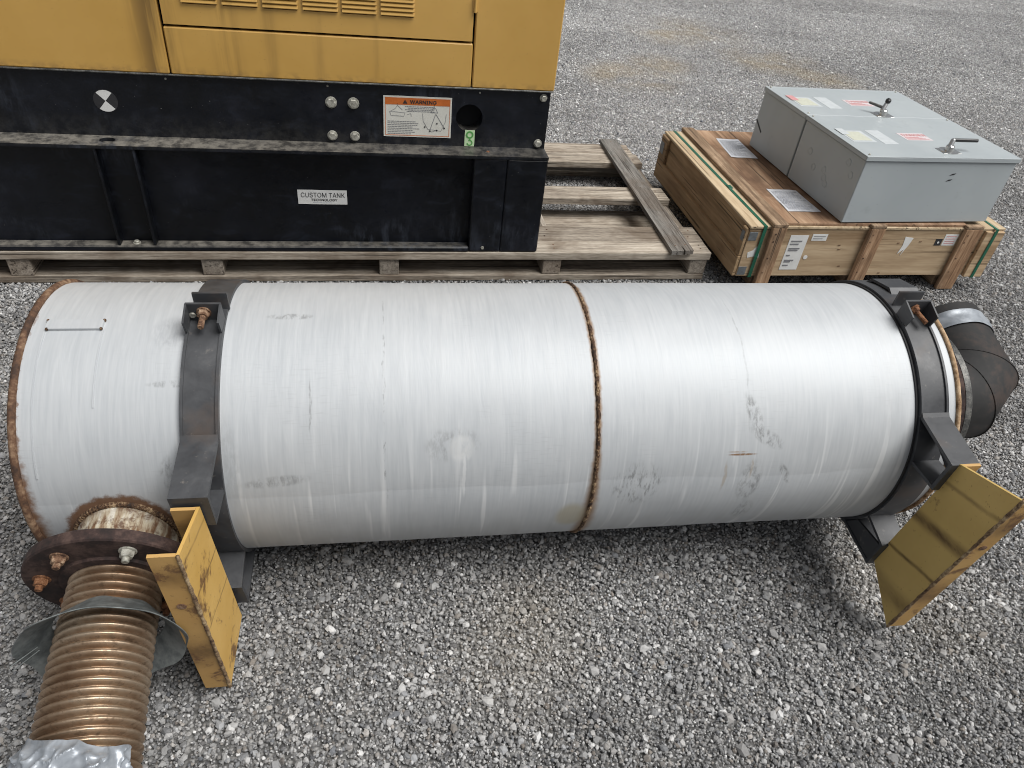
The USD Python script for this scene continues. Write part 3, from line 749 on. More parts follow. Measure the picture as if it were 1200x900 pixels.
# ------------------------------------------------------------------ pallet under the generator and the loose plank
pal = thing('pallet', 'weathered grey timber pallet carrying the generator, its bare end beside the crate', 'pallet')
def board(name, x0, x1, y0, y1, z0, z1, mat, parent=pal, seed=0, label=None, b=0.003):
    return part(parent, name, bx(x0, x1, y0, y1, z0, z1, b), mat, 30, label)
PX0, PX1 = -2.85, 1.500
for y0, y1, xr, z1 in ((2.650, 2.7545, 1.497, 0.1365), (2.7575, 2.897, 1.500, 0.1360), (3.192, 3.331, 1.492, 0.1362), (3.648, 3.776, 1.496, 0.1350), (3.781, 3.912, 1.478, 0.1366)):
    board('deck_board', PX0, xr, y0, y1, 0.1005, z1, M['pallet_x'])
for x in (-2.66, -1.97, -1.285, -0.600, 0.087, 0.777, 1.450):
    board('stringer', x - 0.040, x + 0.040, 2.657, 3.905, 0.0285, 0.1000, M['pallet_y'])
for y0, y1 in ((2.652, 2.79), (3.10, 3.285), (3.77, 3.91)):
    board('bottom_board', PX0, 1.488, y0, y1, 0.000, 0.0280, M['pallet_x'])
for x in (-0.60, 0.087, 0.777, 1.45):
    for y in (2.69, 2.72, 2.80, 2.86, 3.23, 3.29, 3.69, 3.74, 3.82, 3.87):
        if x < 0.7 and y < 3.9:
            continue
        part(pal, 'nail', lathe([(0, 0.0042), (0.0008, 0.0036)], (x + 0.012 * math.sin(y * 40), y, 0.1366), (0, 0, 1), 8), M['rust'])
plank = thing('loose_plank', 'single dark grey weathered plank lying across the bare end of the pallet', 'plank', (1.36, 3.28, 0.137))
pv = [(-0.036, 0.662), (0.064, 0.660), (0.041, -0.643), (0.0015, -0.648), (-0.001, -0.60), (-0.006, -0.648), (-0.062, -0.652)]
pm1 = trimesh.creation.extrude_polygon(Polygon(pv), 0.0195, engine='earcut')
part(plank, 'board', pm1, M['pallet_dark'])
for x, y in ((-0.03, -0.60), (0.02, -0.59), (0.0, 0.0), (0.02, 0.62)):
    part(plank, 'nail_hole', lathe([(0, 0.004), (0.0006, 0.003)], (x, y, 0.0194), (0, 0, 1), 8), M['rust'])

# ------------------------------------------------------------------ crate
CX0, CX1, CY0, CY1, CZ0, CZ1 = 1.590, 2.843, 2.563, 3.655, 0.070, 0.3136
crate = thing('crate', 'low plywood shipping crate with brown battens and green bands beside the pallet', 'crate', (2.2, 3.1, 0.0))
crate.ClearXformOpOrder(); crate.AddTranslateOp().Set(Gf.Vec3d(0, 0, 0))
def cp(name, mesh, mat, label=None, parent=None, smooth=30):
    return part(parent or crate, name, mesh, mat, smooth, label)
cp('floor_panel', bx(CX0 + 0.02, CX1 - 0.005, CY0 + 0.02, CY1 - 0.02, CZ0, CZ0 + 0.018, 0.002), M['ply_front'])
cp('front_panel', bx(CX0 + 0.001, CX1, CY0, CY0 + 0.018, CZ0 + 0.001, CZ1 - 0.0125, 0.002), M['ply_front'])
cp('back_panel', bx(CX0 + 0.001, CX1, CY1 - 0.018, CY1, CZ0 + 0.001, CZ1 - 0.0125, 0.002), M['ply_front'])
cp('end_panel', bx(CX0 + 0.001, CX0 + 0.019, CY0 + 0.0185, CY1 - 0.0185, CZ0 + 0.002, CZ1 - 0.0127, 0.002), M['ply_end'], label='brown plywood end panel facing the pallet')
cp('end_panel', bx(CX1 - 0.019, CX1 - 0.001, CY0 + 0.0185, CY1 - 0.0185, CZ0 + 0.002, CZ1 - 0.0127, 0.002), M['ply_end'])
cp('lid_panel', bx(CX0 - 0.004, CX1 + 0.004, CY0 - 0.004, CY1 + 0.004, CZ1 - 0.012, CZ1, 0.002), M['ply_light'])
cp('lid_sheet', bx(1.7085, 2.64, CY0 + 0.004, CY1 - 0.004, CZ1 + 0.0005, CZ1 + 0.0135, 0.002), M['ply_top'], label='stained brown sheet on the lid')
# end rails outside the left end
cp('end_rail', bx(CX0 - 0.017, CX0 + 0.0005, CY0 + 0.002, CY1 - 0.002, CZ0, CZ0 + 0.098, 0.003), M['ply_end'])
cp('end_post', bx(CX0 - 0.0165, CX0 + 0.0005, CY1 - 0.095, CY1 - 0.003, CZ0 + 0.0985, CZ1 - 0.013, 0.003), M['ply_end'])
cp('end_post', bx(CX0 - 0.0165, CX0 + 0.0005, CY0 + 0.003, CY0 + 0.035, CZ0 + 0.0985, CZ1 - 0.013, 0.003), M['ply_end'])
# battens: up the front and over the lid; they also reach the ground as feet
def leanbat(xt0, xt1):
    return bx(xt0, xt1, CY0 - 0.021, CY0 - 0.0005, 0.006, CZ1 - 0.0005, 0.003)
for k, (x0, x1) in enumerate(((1.683, 1.749), (2.150, 2.222), (2.628, 2.715))):
    bt = cp('front_batten', leanbat(x0, x1), M['batten_z'])
    cp('back_batten', bx(x0, x1, CY1 + 0.0005, CY1 + 0.021, 0.006, CZ1 - 0.0005, 0.003), M['batten_z'])
    cp('lid_batten', bx(x0 - 0.002 if k else 1.683, x1 + 0.002, CY0 - 0.021, CY1 + 0.021, CZ1 + 0.0005 if k == 0 else CZ1 + 0.014, CZ1 + 0.0185 if k == 0 else CZ1 + 0.0182, 0.003), M['batten_y']) if k == 0 else cp('lid_batten', bx(x0, x1, CY0 - 0.021, CY0 + 0.003, CZ1 + 0.0003, CZ1 + 0.0165, 0.003), M['batten_y'])
    cp('skid', bx(x0, x1, CY0 + 0.02, CY1 - 0.02, 0.004, CZ0 - 0.0005, 0.004), M['batten_y'])
    for z in (0.10, 0.17, 0.25, 0.285):
        part(bt, 'nail', lathe([(0, 0.0045), (0.0008, 0.0035)], (x0 + 0.02 + 0.03 * ((z * 100) % 2 > 1), CY0 - 0.021, z), (0, -1, 0), 8), M['rust'])
cp('corner_panel', bx(2.745, 2.842, CY0 - 0.0165, CY0 - 0.0005, CZ0, CZ1 - 0.0125, 0.002), M['ply_front'])
# bands
def band(x, xb, nm):
    w = 0.0075
    ms = [trimesh.creation.box(extents=(2 * w, 1, 0.0016))]
    v = ms[0].vertices
    y0, y1 = CY0 - 0.006, CY1 + 0.006
    ms[0].vertices = np.column_stack([np.where(v[:, 1] < 0, x + v[:, 0], xb + v[:, 0]), np.where(v[:, 1] < 0, y0, y1), v[:, 2] + CZ1 + 0.0012])
    yf = y0 if x < 2 else CY0 - 0.0185
    ms.append(bx(x - w, x + w, yf - 0.0008, yf + 0.0008, CZ0 - 0.001, CZ1 + 0.0019, 0.0))
    ms.append(bx(xb - w, xb + w, y1 - 0.0008, y1 + 0.0008, CZ0 - 0.001, CZ1 + 0.0019, 0.0))
    ms.append(bx(x - w, x + w, yf, y1, CZ0 - 0.0026, CZ0 - 0.001, 0.0))
    if x > 2:
        ms.append(bx(x - w, x + w, yf - 0.0006, y0 + 0.001, CZ1 + 0.0003, CZ1 + 0.0018, 0.0))
    return cp(nm, ms, M['green'])
band(1.6555, 1.640, 'green_band')
band(2.790, 2.795, 'green_band')
cp('band_clip', bx(1.644, 1.666, 2.93, 2.965, CZ1 + 0.0022, CZ1 + 0.0045, 0.001), M['green'])
for z0, z1 in ((0.245, 0.285), (0.078, 0.118)):
    cp('nail_plate', bx(CX0 + 0.004, CX0 + 0.042, CY0 - 0.0016, CY0 - 0.0002, z0, z1, 0.0005), M['nailplate'])
cp('nail_plate', bx(CX0 - 0.0185, CX0 - 0.0172, CY1 - 0.06, CY1 - 0.012, 0.21, 0.27, 0.0005), M['nailplate'])
cp('nail_plate', bx(CX0 - 0.0178, CX0 - 0.0168, CY0 + 0.004, CY0 + 0.03, 0.24, 0.285, 0.0005), M['nailplate'])
# papers on the lid
def doc(pts, seed, ang):
    d = cp('document_pouch', noisy_paper(pts, CZ1 + 0.0137, 0.0025, 9, seed), M['packing'], label='document in a clear pouch on the crate lid', smooth=60)
    p = np.array(pts); L = []
    r = np.random.default_rng(seed)
    for s in np.linspace(0.12, 0.9, 15):
        t = 0.08
        end = r.uniform(0.5, 0.93)
        while t < end:
            w = r.uniform(0.03, 0.13)
            a = (1 - s) * ((1 - t) * p[0] + t * p[1]) + s * ((1 - t) * p[3] + t * p[2])
            b = (1 - s) * ((1 - t - w) * p[0] + (t + w) * p[1]) + s * ((1 - t - w) * p[3] + (t + w) * p[2])
            L.append(bx(a[0], max(b[0], a[0] + 0.004), a[1] - 0.0035, a[1] + 0.0035, CZ1 + 0.0164, CZ1 + 0.0172, 0.0))
            t += w + 0.025
    part(d, 'print_lines', L, M['ink_soft'])
doc([(1.822, 3.53), (1.945, 3.525), (1.943, 3.27), (1.800, 3.278)], 4, 0)
doc([(1.815, 2.905), (1.960, 2.895), (1.968, 2.672), (1.812, 2.676)], 5, 0)
def flabel(x0, x1, z0, z1, mat, nm='shipping_label', y=CY0, shear=0.0, lab=None):
    poly = Polygon([(x0, z0), (x1, z0), (x1 + shear, z1), (x0 + shear, z1)])
    return cp(nm, plate_xz(poly, y - 0.0012, 0.001), mat, label=lab)
sl = flabel(1.790, 1.875, 0.103, 0.272, M['paper'], lab='tall white shipping label')
for z, w in ((0.240, 0.052), (0.226, 0.040), (0.205, 0.052), (0.196, 0.046), (0.171, 0.018), (0.147, 0.044), (0.140, 0.030), (0.122, 0.026)):
    part(sl, 'print_line', plate_xz(sbox(1.800, z, 1.800 + w, z + 0.0062), CY0 - 0.0022, 0.0008), M['ink_grey'])
s2 = flabel(1.893, 1.965, 0.246, 0.278, M['paper'])
part(s2, 'print_line', [plate_xz(sbox(1.900, 0.266, 1.957, 0.2685), CY0 - 0.002, 0.0007), plate_xz(sbox(1.900, 0.255, 1.945, 0.258), CY0 - 0.002, 0.0007)], M['ink_grey'])
bk = flabel(2.515, 2.548, 0.226, 0.258, M['ink'], 'black_square', lab='small black square mark')
part(bk, 'white_dot', plate_xz(Point(2.531, 0.241).buffer(0.005, 10), CY0 - 0.002, 0.0006), M['paper'])
s3 = flabel(2.553, 2.620, 0.226, 0.282, M['paper'])
part(s3, 'print_line', [plate_xz(sbox(2.562, z, 2.611, z + 0.003), CY0 - 0.002, 0.0007) for z in (0.27, 0.258, 0.246, 0.236)], M['redprint'])
cp('torn_paper', plate_xz(Polygon([(2.352, 0.268), (2.395, 0.262), (2.386, 0.225), (2.376, 0.20), (2.365, 0.172), (2.372, 0.205), (2.348, 0.182), (2.357, 0.225)]), CY0 - 0.0012, 0.001), M['paper'])
cp('torn_paper', plate_xz(Polygon([(1.612, 0.187), (1.634, 0.198), (1.648, 0.219), (1.668, 0.182), (1.672, 0.163), (1.640, 0.168), (1.618, 0.162)]), CY0 - 0.0012, 0.001), M['paper'])
cp('paper_scrap', plate_xz(Point(1.897, 0.165).buffer(0.010, 6), CY0 - 0.0012, 0.001), M['paper'])
for x, z in ((2.04, 0.225), (2.047, 0.205), (2.33, 0.237), (2.44, 0.245), (2.08, 0.12), (2.30, 0.085)):
    cp('staple', bx(x - 0.006, x + 0.006, CY0 - 0.0018, CY0 - 0.0003, z - 0.0018, z + 0.0018, 0.0), M['rust'])

# ------------------------------------------------------------------ the two grey cabinets on the crate
kS = (1.6 - 0.332) / (1.6 - 0.3136)
KX0, KX1 = 2.0305 * kS - 0.004, (2.0305 + 0.7643) * kS
KY0, KYS, KY1 = 2.594 * kS, 3.0865 * kS, 3.501 * kS
KZ0, KZ1 = 0.3325, 0.332 + 0.2992 * kS
YAWK = 0.0346
def cabinet(name, label, y0, y1, front):
    c = thing(name, label, 'cabinet', group='grey switch cabinets on the crate')
    c.ClearXformOpOrder()
    pivot = np.array([KX0, KY0, 0])
    T = Gf.Matrix4d().SetTranslate(Gf.Vec3d(*(-pivot))) * Gf.Matrix4d().SetRotate(Gf.Rotation(Gf.Vec3d(0, 0, 1), math.degrees(YAWK))) * Gf.Matrix4d().SetTranslate(Gf.Vec3d(*pivot))
    c.AddTransformOp().Set(T)
    part(c, 'body', bx(KX0 + 0.006, KX1 - 0.006, y0 + 0.006, y1 - 0.003, KZ0, KZ1 - 0.020, 0.003), M['cab'])
    lip = trimesh.util.concatenate([bx(KX0, KX1, y0, y1, KZ1 - 0.003, KZ1, 0.0015), bx(KX0, KX1, y0, y0 + 0.003, KZ1 - 0.019, KZ1 - 0.0032, 0.0008), bx(KX0, KX0 + 0.003, y0 + 0.0032, y1 - 0.0032, KZ1 - 0.019, KZ1 - 0.0032, 0.0008),
                                    bx(KX1 - 0.003, KX1, y0 + 0.0032, y1 - 0.0032, KZ1 - 0.019, KZ1 - 0.0032, 0.0008), bx(KX0, KX1, y1 - 0.003, y1, KZ1 - 0.019, KZ1 - 0.0032, 0.0008)])
    part(c, 'door', lip, M['cab'], label='flat grey door with a turned-down lip')
    # knockouts pressed into the left side
    r = np.random.default_rng(int(y0 * 100))
    if front:
        for (yy, zz) in ((2.98, 0.50), (2.92, 0.45), (2.84, 0.47), (2.82, 0.44), (2.80, 0.42), (2.70, 0.56), (2.66, 0.52)):
            part(c, 'knockout', lathe([(0, 0.016), (0.0012, 0.016), (0.0016, 0.012), (0.0008, 0.0115)], (KX0 + 0.006, yy * kS, zz), (-1, 0, 0), 20), M['cab'])
        for (xx, zz) in ((2.435, 0.548), (2.43, 0.522)):
            part(c, 'front_scratch', plate_xz(Polygon([(xx, zz), (xx + 0.022, zz + 0.003), (xx + 0.030, zz + 0.010), (xx + 0.012, zz + 0.008)]), y0 + 0.0052, 0.0008), M['ink'])
    else:
        part(c, 'side_slot', trimesh.creation.box(extents=(0.002, 0.085, 0.008), transform=trimesh.transformations.translation_matrix((KX0 + 0.0056, 3.41, 0.445)) @ trimesh.transformations.rotation_matrix(0.52, [1, 0, 0])), M['ink'], label='dark slot in the side')
    for (xx, yy) in ((KX0 + 0.02, y0 + 0.02), (KX0 + 0.02, y1 - 0.02), (KX1 - 0.02, y1 - 0.02)):
        part(c, 'door_screw', lathe([(0, 0.005), (0.003, 0.0045), (0.005, 0.002)], (xx, yy, KZ1), (0, 0, 1), 10), M['zinc'])
    return c
def quad_xy(c, name, pts, mat, dz=0.0006, parent=None, label=None):
    return part(parent or c, name, plate_xy(Polygon(pts), KZ1 + dz - 0.0006, 0.0008), mat, label=label)
def lid_stickers(c, dx, dy):
    a = quad_xy(c, 'caution_sticker', [(2.035 + dx, 2.85 + dy), (2.150 + dx, 2.85 + dy), (2.150 + dx, 2.72 + dy), (2.035 + dx, 2.72 + dy)], M['clearfilm'])
    quad_xy(c, 'yellow_panel', [(2.045 + dx, 2.835 + dy), (2.130 + dx, 2.835 + dy), (2.135 + dx, 2.735 + dy), (2.045 + dx, 2.735 + dy)], M['yellowprint'], 0.0016, a)
    quad_xy(c, 'red_panel', [(2.03 + dx, 2.868 + dy), (2.068 + dx, 2.868 + dy), (2.068 + dx, 2.80 + dy), (2.03 + dx, 2.80 + dy)], M['redprint' if dy > 0.2 else 'clearfilm'], 0.0026, a)
    quad_xy(c, 'instruction_sticker', [(2.175 + dx, 2.86 + dy), (2.245 + dx, 2.86 + dy), (2.245 + dx, 2.70 + dy), (2.175 + dx, 2.70 + dy)], M['clearfilm'])
    b = quad_xy(c, 'danger_sticker', [(2.32 + dx, 2.835 + dy), (2.455 + dx, 2.835 + dy), (2.455 + dx, 2.75 + dy), (2.32 + dx, 2.75 + dy)], M['pinkprint'])
    part(b, 'red_letters', text_xy('DANGER', 0.022, 2.33 + dx, 2.80 + dy, KZ1 + 0.001, 0.0, bold=True), M['redprint'])
    part(b, 'sticker_lines', [bx(2.33 + dx, 2.44 + dx - 0.012 * k, 2.758 + dy + 0.009 * k, 2.762 + dy + 0.009 * k, KZ1 + 0.001, KZ1 + 0.0016, 0.0) for k in range(4)], M['redprint'])
c1 = cabinet('switch_cabinet', 'front grey metal switch cabinet on the crate, its handle lever lying flat', KY0, KYS, True)
c2 = cabinet('switch_cabinet', 'rear grey metal switch cabinet on the crate with the upright black knob handle', KYS + 0.002, KY1, False)
lid_stickers(c1, 0.0, 0.0)
lid_stickers(c2, 0.0, 0.44)
def handle(c, x, y, kind):
    h = part(c, 'handle_plate', [lathe([(0, 0.040), (0.003, 0.040), (0.004, 0.036)], (x, y, KZ1), (0, 0, 1), 28), bx(x - 0.045, x + 0.045, y - 0.03, y + 0.03, KZ1 + 0.0002, KZ1 + 0.0018, 0.001)], M['chrome'])
    part(h, 'hub', lathe([(0.003, 0.019), (0.022, 0.017), (0.026, 0.013)], (x, y, KZ1), (0, 0, 1), 20), M['chrome'])
    if kind == 'flat':
        part(h, 'lever_arm', trimesh.convex.convex_hull(np.vstack([trimesh.creation.icosphere(1, 0.011).vertices + (x - 0.004, y, KZ1 + 0.018), trimesh.creation.icosphere(1, 0.010).vertices + (x + 0.008, y + 0.010, KZ1 + 0.042)])), M['chrome'])
        part(h, 'grip', cyl((x + 0.012, y + 0.010, KZ1 + 0.044), (x + 0.118, y - 0.002, KZ1 + 0.048), 0.0075, 14), M['grip'], label='black grip of the lever')
    else:
        part(h, 'lever_arm', trimesh.convex.convex_hull(np.vstack([trimesh.creation.icosphere(1, 0.011).vertices + (x - 0.01, y, KZ1 + 0.022), trimesh.creation.icosphere(1, 0.009).vertices + (x + 0.008, y + 0.012, KZ1 + 0.052)])), M['chrome'])
        part(h, 'knob', lathe([(0, 0.006), (0.006, 0.0125), (0.017, 0.0125), (0.023, 0.007)], (x + 0.008, y + 0.012, KZ1 + 0.050), (0.15, -0.15, 1), 18), M['grip'], label='round black knob')
        part(h, 'catch_arm', trimesh.convex.convex_hull(np.vstack([trimesh.creation.icosphere(1, 0.007).vertices + (x - 0.005, y + 0.004, KZ1 + 0.032), trimesh.creation.icosphere(1, 0.006).vertices + (x - 0.052, y + 0.050, KZ1 + 0.040)])), M['steel_dull'])
handle(c1, 2.440, 2.632, 'flat')
handle(c2, 2.412, 3.070, 'knob')

# ------------------------------------------------------------------ the silencer drum on the gravel
TA = np.array([0.99924, -0.03599, 0.0146]); TA /= np.linalg.norm(TA)
TU = np.cross([0, 0, 1], TA); TU /= np.linalg.norm(TU)
TV = np.cross(TA, TU)
TO = np.array([-0.401, 1.4322, 0.3546])
R = 0.3246
base = TO + 0.75 * TA - 0.355 * TV
mf = thing('silencer_drum', 'long silver exhaust silencer drum lying on the gravel in front of the generator', 'exhaust silencer',
           mat=Gf.Matrix4d(*TA, 0, *TU, 0, *TV, 0, *base, 1))
def Lc(t, u, v):
    return np.array([t - 0.75, u, v + 0.355])
def pol(t, r, deg):
    a = np.radians(deg)
    return np.stack([t - 0.75 + 0 * a, -r * np.cos(a), r * np.sin(a) + 0.355], -1)
def mp(name, mesh, mat, smooth=30, label=None, parent=None):
    return part(parent or mf, name, mesh, mat, smooth, label)
def grid_mesh(V, close=True):
    n, k = V.shape[:2]
    f = []
    J = k if close else k - 1
    i, j = np.meshgrid(np.arange(n - 1), np.arange(J), indexing='ij')
    i, j = i.ravel(), j.ravel(); j2 = (j + 1) % k
    f = np.vstack([np.column_stack([i * k + j, i * k + j2, (i + 1) * k + j2]), np.column_stack([i * k + j, (i + 1) * k + j2, (i + 1) * k + j])])
    return trimesh.Trimesh(V.reshape(-1, 3), f, process=False)
def barrel(t0, t1, r, nt, dent=0.0, seed=0):
    th = np.linspace(0, 360, 180, endpoint=False)
    T = np.linspace(t0, t1, nt)
    TT, TH = np.meshgrid(T, th, indexing='ij')
    rr = r + dent * (meshkit.fbm(np.stack([TT * 3.2, np.cos(np.radians(TH)) * 1.6, np.sin(np.radians(TH)) * 1.6], -1), 3, seed) - 0.5)
    a = np.radians(TH)
    V = np.stack([TT - 0.75, -rr * np.cos(a), rr * np.sin(a) + 0.355], -1)
    m = grid_mesh(V)
    return m
def ringbar(t0, t1, r0, r1, d0=0, d1=360, n=120):
    """A flat hoop of rectangular section, from angle d0 to d1 (0 towards the camera side, 90 on top)."""
    full = d1 - d0 >= 360
    th = np.linspace(d0, d1, n, endpoint=not full)
    V = np.stack([pol(t, r, th) for t, r in ((t0, r0), (t0, r1), (t1, r1), (t1, r0))], 1)   # n x 4 x 3
    m = grid_mesh(V if not full else np.concatenate([V, V[:1]]), True)
    if not full:
        k = len(m.vertices)
        m = trimesh.Trimesh(m.vertices, np.vstack([m.faces, [[0, 1, 2], [0, 2, 3], [k - 4, k - 2, k - 3], [k - 4, k - 1, k - 2]]]), process=False)
    m.fix_normals()
    return m
def torus(t, r, minor, n=140, k=10, rough=0.0, seed=0, squash=1.0):
    th = np.linspace(0, 2 * np.pi, n, endpoint=False); ph = np.linspace(0, 2 * np.pi, k, endpoint=False)
    A, B = np.meshgrid(th, ph, indexing='ij')
    mn = minor * (1 + rough * (meshkit.noise(np.stack([A * 60, np.cos(B) * 2, np.sin(B) * 2], -1), seed) - 0.5) * 2)
    rr = r + mn * np.cos(B)
    V = np.stack([t - 0.75 + squash * mn * np.sin(B), -rr * np.cos(A), rr * np.sin(A) + 0.355], -1)
    V = np.concatenate([V, V[:1]])
    m = grid_mesh(V); m.fix_normals()
    return m

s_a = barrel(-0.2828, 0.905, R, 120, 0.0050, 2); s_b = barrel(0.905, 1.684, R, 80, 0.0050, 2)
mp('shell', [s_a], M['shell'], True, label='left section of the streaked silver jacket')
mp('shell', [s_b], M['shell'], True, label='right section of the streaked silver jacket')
mp('shell_neck', [barrel(1.684, 1.800, R - 0.006, 6)], M['shell'], True, label='narrow bare end beyond the right strap')
mp('jacket_edge', ringbar(1.6825, 1.6865, R - 0.004, R + 0.0035), M['rubber'])
mp('end_plate', lathe([(0, R - 0.004), (0.01, R - 0.004)], Lc(-0.279, 0, 0), (1, 0, 0), 90), M['rust'], label='rusty left end plate')
mp('end_plate', lathe([(0, R - 0.008), (0.008, R - 0.008)], Lc(1.785, 0, 0), (1, 0, 0), 90), M['rust_flange'], label='dark right end plate')
mp('end_rim', torus(-0.2828, R + 0.0005, 0.0088, rough=0.05, seed=1, squash=0.9), M['rust'], True, label='rusty brown left rim')
mp('end_rim', [torus(1.802, R - 0.005, 0.0062, rough=0.06, seed=2)], M['rust_tan'], True, label='tan right rim')
mp('weld_bead', torus(0.905, R + 0.0005, 0.0042, n=700, k=8, rough=0.5, seed=5), M['rust_weld'], True)
# name plate holder welded near the left end
np_ = mp('plate_holder', ringbar(-0.246, -0.137, R + 0.0005, R + 0.006, 75.6, 80.2, 6), M['shell'], 30)
for t, dg in ((-0.246, 80), (-0.137, 80), (-0.243, 75.8), (-0.139, 75.8)):
    part(np_, 'weld_spot', trimesh.creation.icosphere(1, 0.0034).apply_translation(pol(t, R + 0.004, np.array(dg))), M['rust_weld'], True)
mp('seam_line', [ringbar(-0.2485, -0.2455, R - 0.001, R + 0.0016, 20, 75, 40), ringbar(-0.1365, -0.1335, R - 0.001, R + 0.0016, 45, 75, 24)], M['shell'])
mp('drain_plug', hexbolt(Lc(-0.292, -0.255, -0.27), (-1, -0.3, 0), 0.02, 0.02, washer=0.022, shank=0.02), M['rust_orange'])

def path_plate(pts, t0, t1, thick):
    """A bent plate: a path in (u, v) given thickness and width along the drum."""
    poly = LineString(pts).buffer(thick / 2, cap_style=2, join_style=2)
    m = trimesh.creation.extrude_polygon(poly, t1 - t0, engine='earcut')
    v = m.vertices.copy()
    m.vertices = np.column_stack([v[:, 2] + t0 - 0.75, v[:, 0], v[:, 1] + 0.355])
    m.fix_normals()
    return m
def uv(r, deg):
    return (-r * math.cos(math.radians(deg)), r * math.sin(math.radians(deg)))
def mirror(p, deg=-10.0):
    a = 2 * math.radians(180 - deg)
    u, v = p
    return (u * math.cos(a) + v * math.sin(a), u * math.sin(a) - v * math.cos(a))
def strap(t0, t1, far, label):
    b = mp('strap', [ringbar(t0, t1, R - 0.003, R + 0.0085), ringbar(t0, t0 + 0.006, R + 0.0085, R + 0.0125, 33, 74, 30), ringbar(t1 - 0.006, t1, R + 0.0085, R + 0.0125, 33, 74, 30)], M['band'], 40, label)
    foot = [uv(R + 0.010, 34.5), uv(R + 0.013, 32.5), (-0.416, 0.158), (-0.407, 0.075), uv(R + 0.004, 13)]
    ax = -7.5 if far else -10.0
    for q in (foot, [mirror(p, ax) for p in foot]):
        part(b, 'foot', path_plate(q, t0 + 0.001, t1 - 0.001, 0.009), M['band'])
        inner = Polygon([q[1], q[2], q[3], uv(R + 0.004, 22) if q is foot else mirror(uv(R + 0.004, 22), ax)]).buffer(-0.006)
        tm = (t1 - 0.02 if q is foot else t0 + 0.006) if far else t0 + 0.02
        gz = trimesh.creation.extrude_polygon(inner, 0.006, engine='earcut'); v = gz.vertices.copy()
        gz.vertices = np.column_stack([v[:, 2] + tm - 0.003 - 0.75, v[:, 0], v[:, 1] + 0.355]); gz.fix_normals()
        part(b, 'gusset', gz, M['band'])
    # clamp ears with their bolt
    B0 = 79.5
    def radial(deg, r0, r1, ta, tb, th=0.0055):
        a = np.radians(deg); e = np.array([0, -math.cos(a), math.sin(a)]); s = np.array([0, math.sin(a), math.cos(a)])
        pts = []
        for t in (ta, tb):
            for r in (r0, r1):
                for k in (-th / 2, th / 2):
                    pts.append(np.array([t - 0.75, 0, 0.355]) + e * r + s * k)
        return trimesh.convex.convex_hull(np.array(pts))
    part(b, 'clamp_ear', radial(B0, R + 0.006, R + 0.054, t0 + 0.002, t1 - 0.002), M['band'])
    part(b, 'clamp_ear', radial(B0 + 6.0, R + 0.006, R + 0.050, t0 + 0.008, t1 + 0.004), M['band'])
    for t in (t0 + 0.001, t1 - 0.005):
        a0, a1 = math.radians(B0), math.radians(B0 - 7.5)
        pts = []
        for tt in (t, t + 0.004):
            for a, r in ((a0, R + 0.004), (a0, R + 0.054), (a1, R + 0.004), (a1, R + 0.047)):
                pts.append(np.array([tt - 0.75, -r * math.cos(a), r * math.sin(a) + 0.355]))
        part(b, 'ear_side', trimesh.convex.convex_hull(np.array(pts)), M['band'])
    a = math.radians(B0); s = np.array([0.0, -math.sin(a), -math.cos(a)]); e = np.array([0, -math.cos(a), math.sin(a)])
    tm = (t0 + t1) / 2 - 0.002
    p = np.array([tm - 0.75, 0, 0.355]) + e * (R + 0.031) + s * 0.003
    if not far:
        part(b, 'clamp_bolt', hexbolt(p, s, 0.0125, 0.012, washer=0.0150, shank=0.032, rs=0.0066), M['rust_bolt'], 25)
        part(b, 'hole_plug', lathe([(0, 0.0075), (0.003, 0.006)], p - np.array([0.024, 0, 0]) - e * 0.008, s, 12), M['zinc'])
    else:
        part(b, 'clamp_bolt', hexbolt(p, s + np.array([0.25, 0, -0.1]), 0.0105, 0.010, washer=0.013, shank=0.036, rs=0.006), M['rust_orange'], 25)
    return b
st1 = strap(0.031, 0.106, False, 'left dark grey clamping strap')
st2 = strap(1.690, 1.762, True, 'right dark grey clamping strap')
# the right strap's rear clamp box, showing above the drum
a_ = [uv(R + 0.008, 104), uv(R + 0.055, 101), uv(R + 0.055, 93), uv(R + 0.010, 90)]
part(st2, 'rear_bracket', path_plate([uv(R + 0.006, 113), uv(R + 0.016, 109), uv(R + 0.016, 97), uv(R + 0.004, 94)], 1.725, 1.805, 0.007), M['band'])

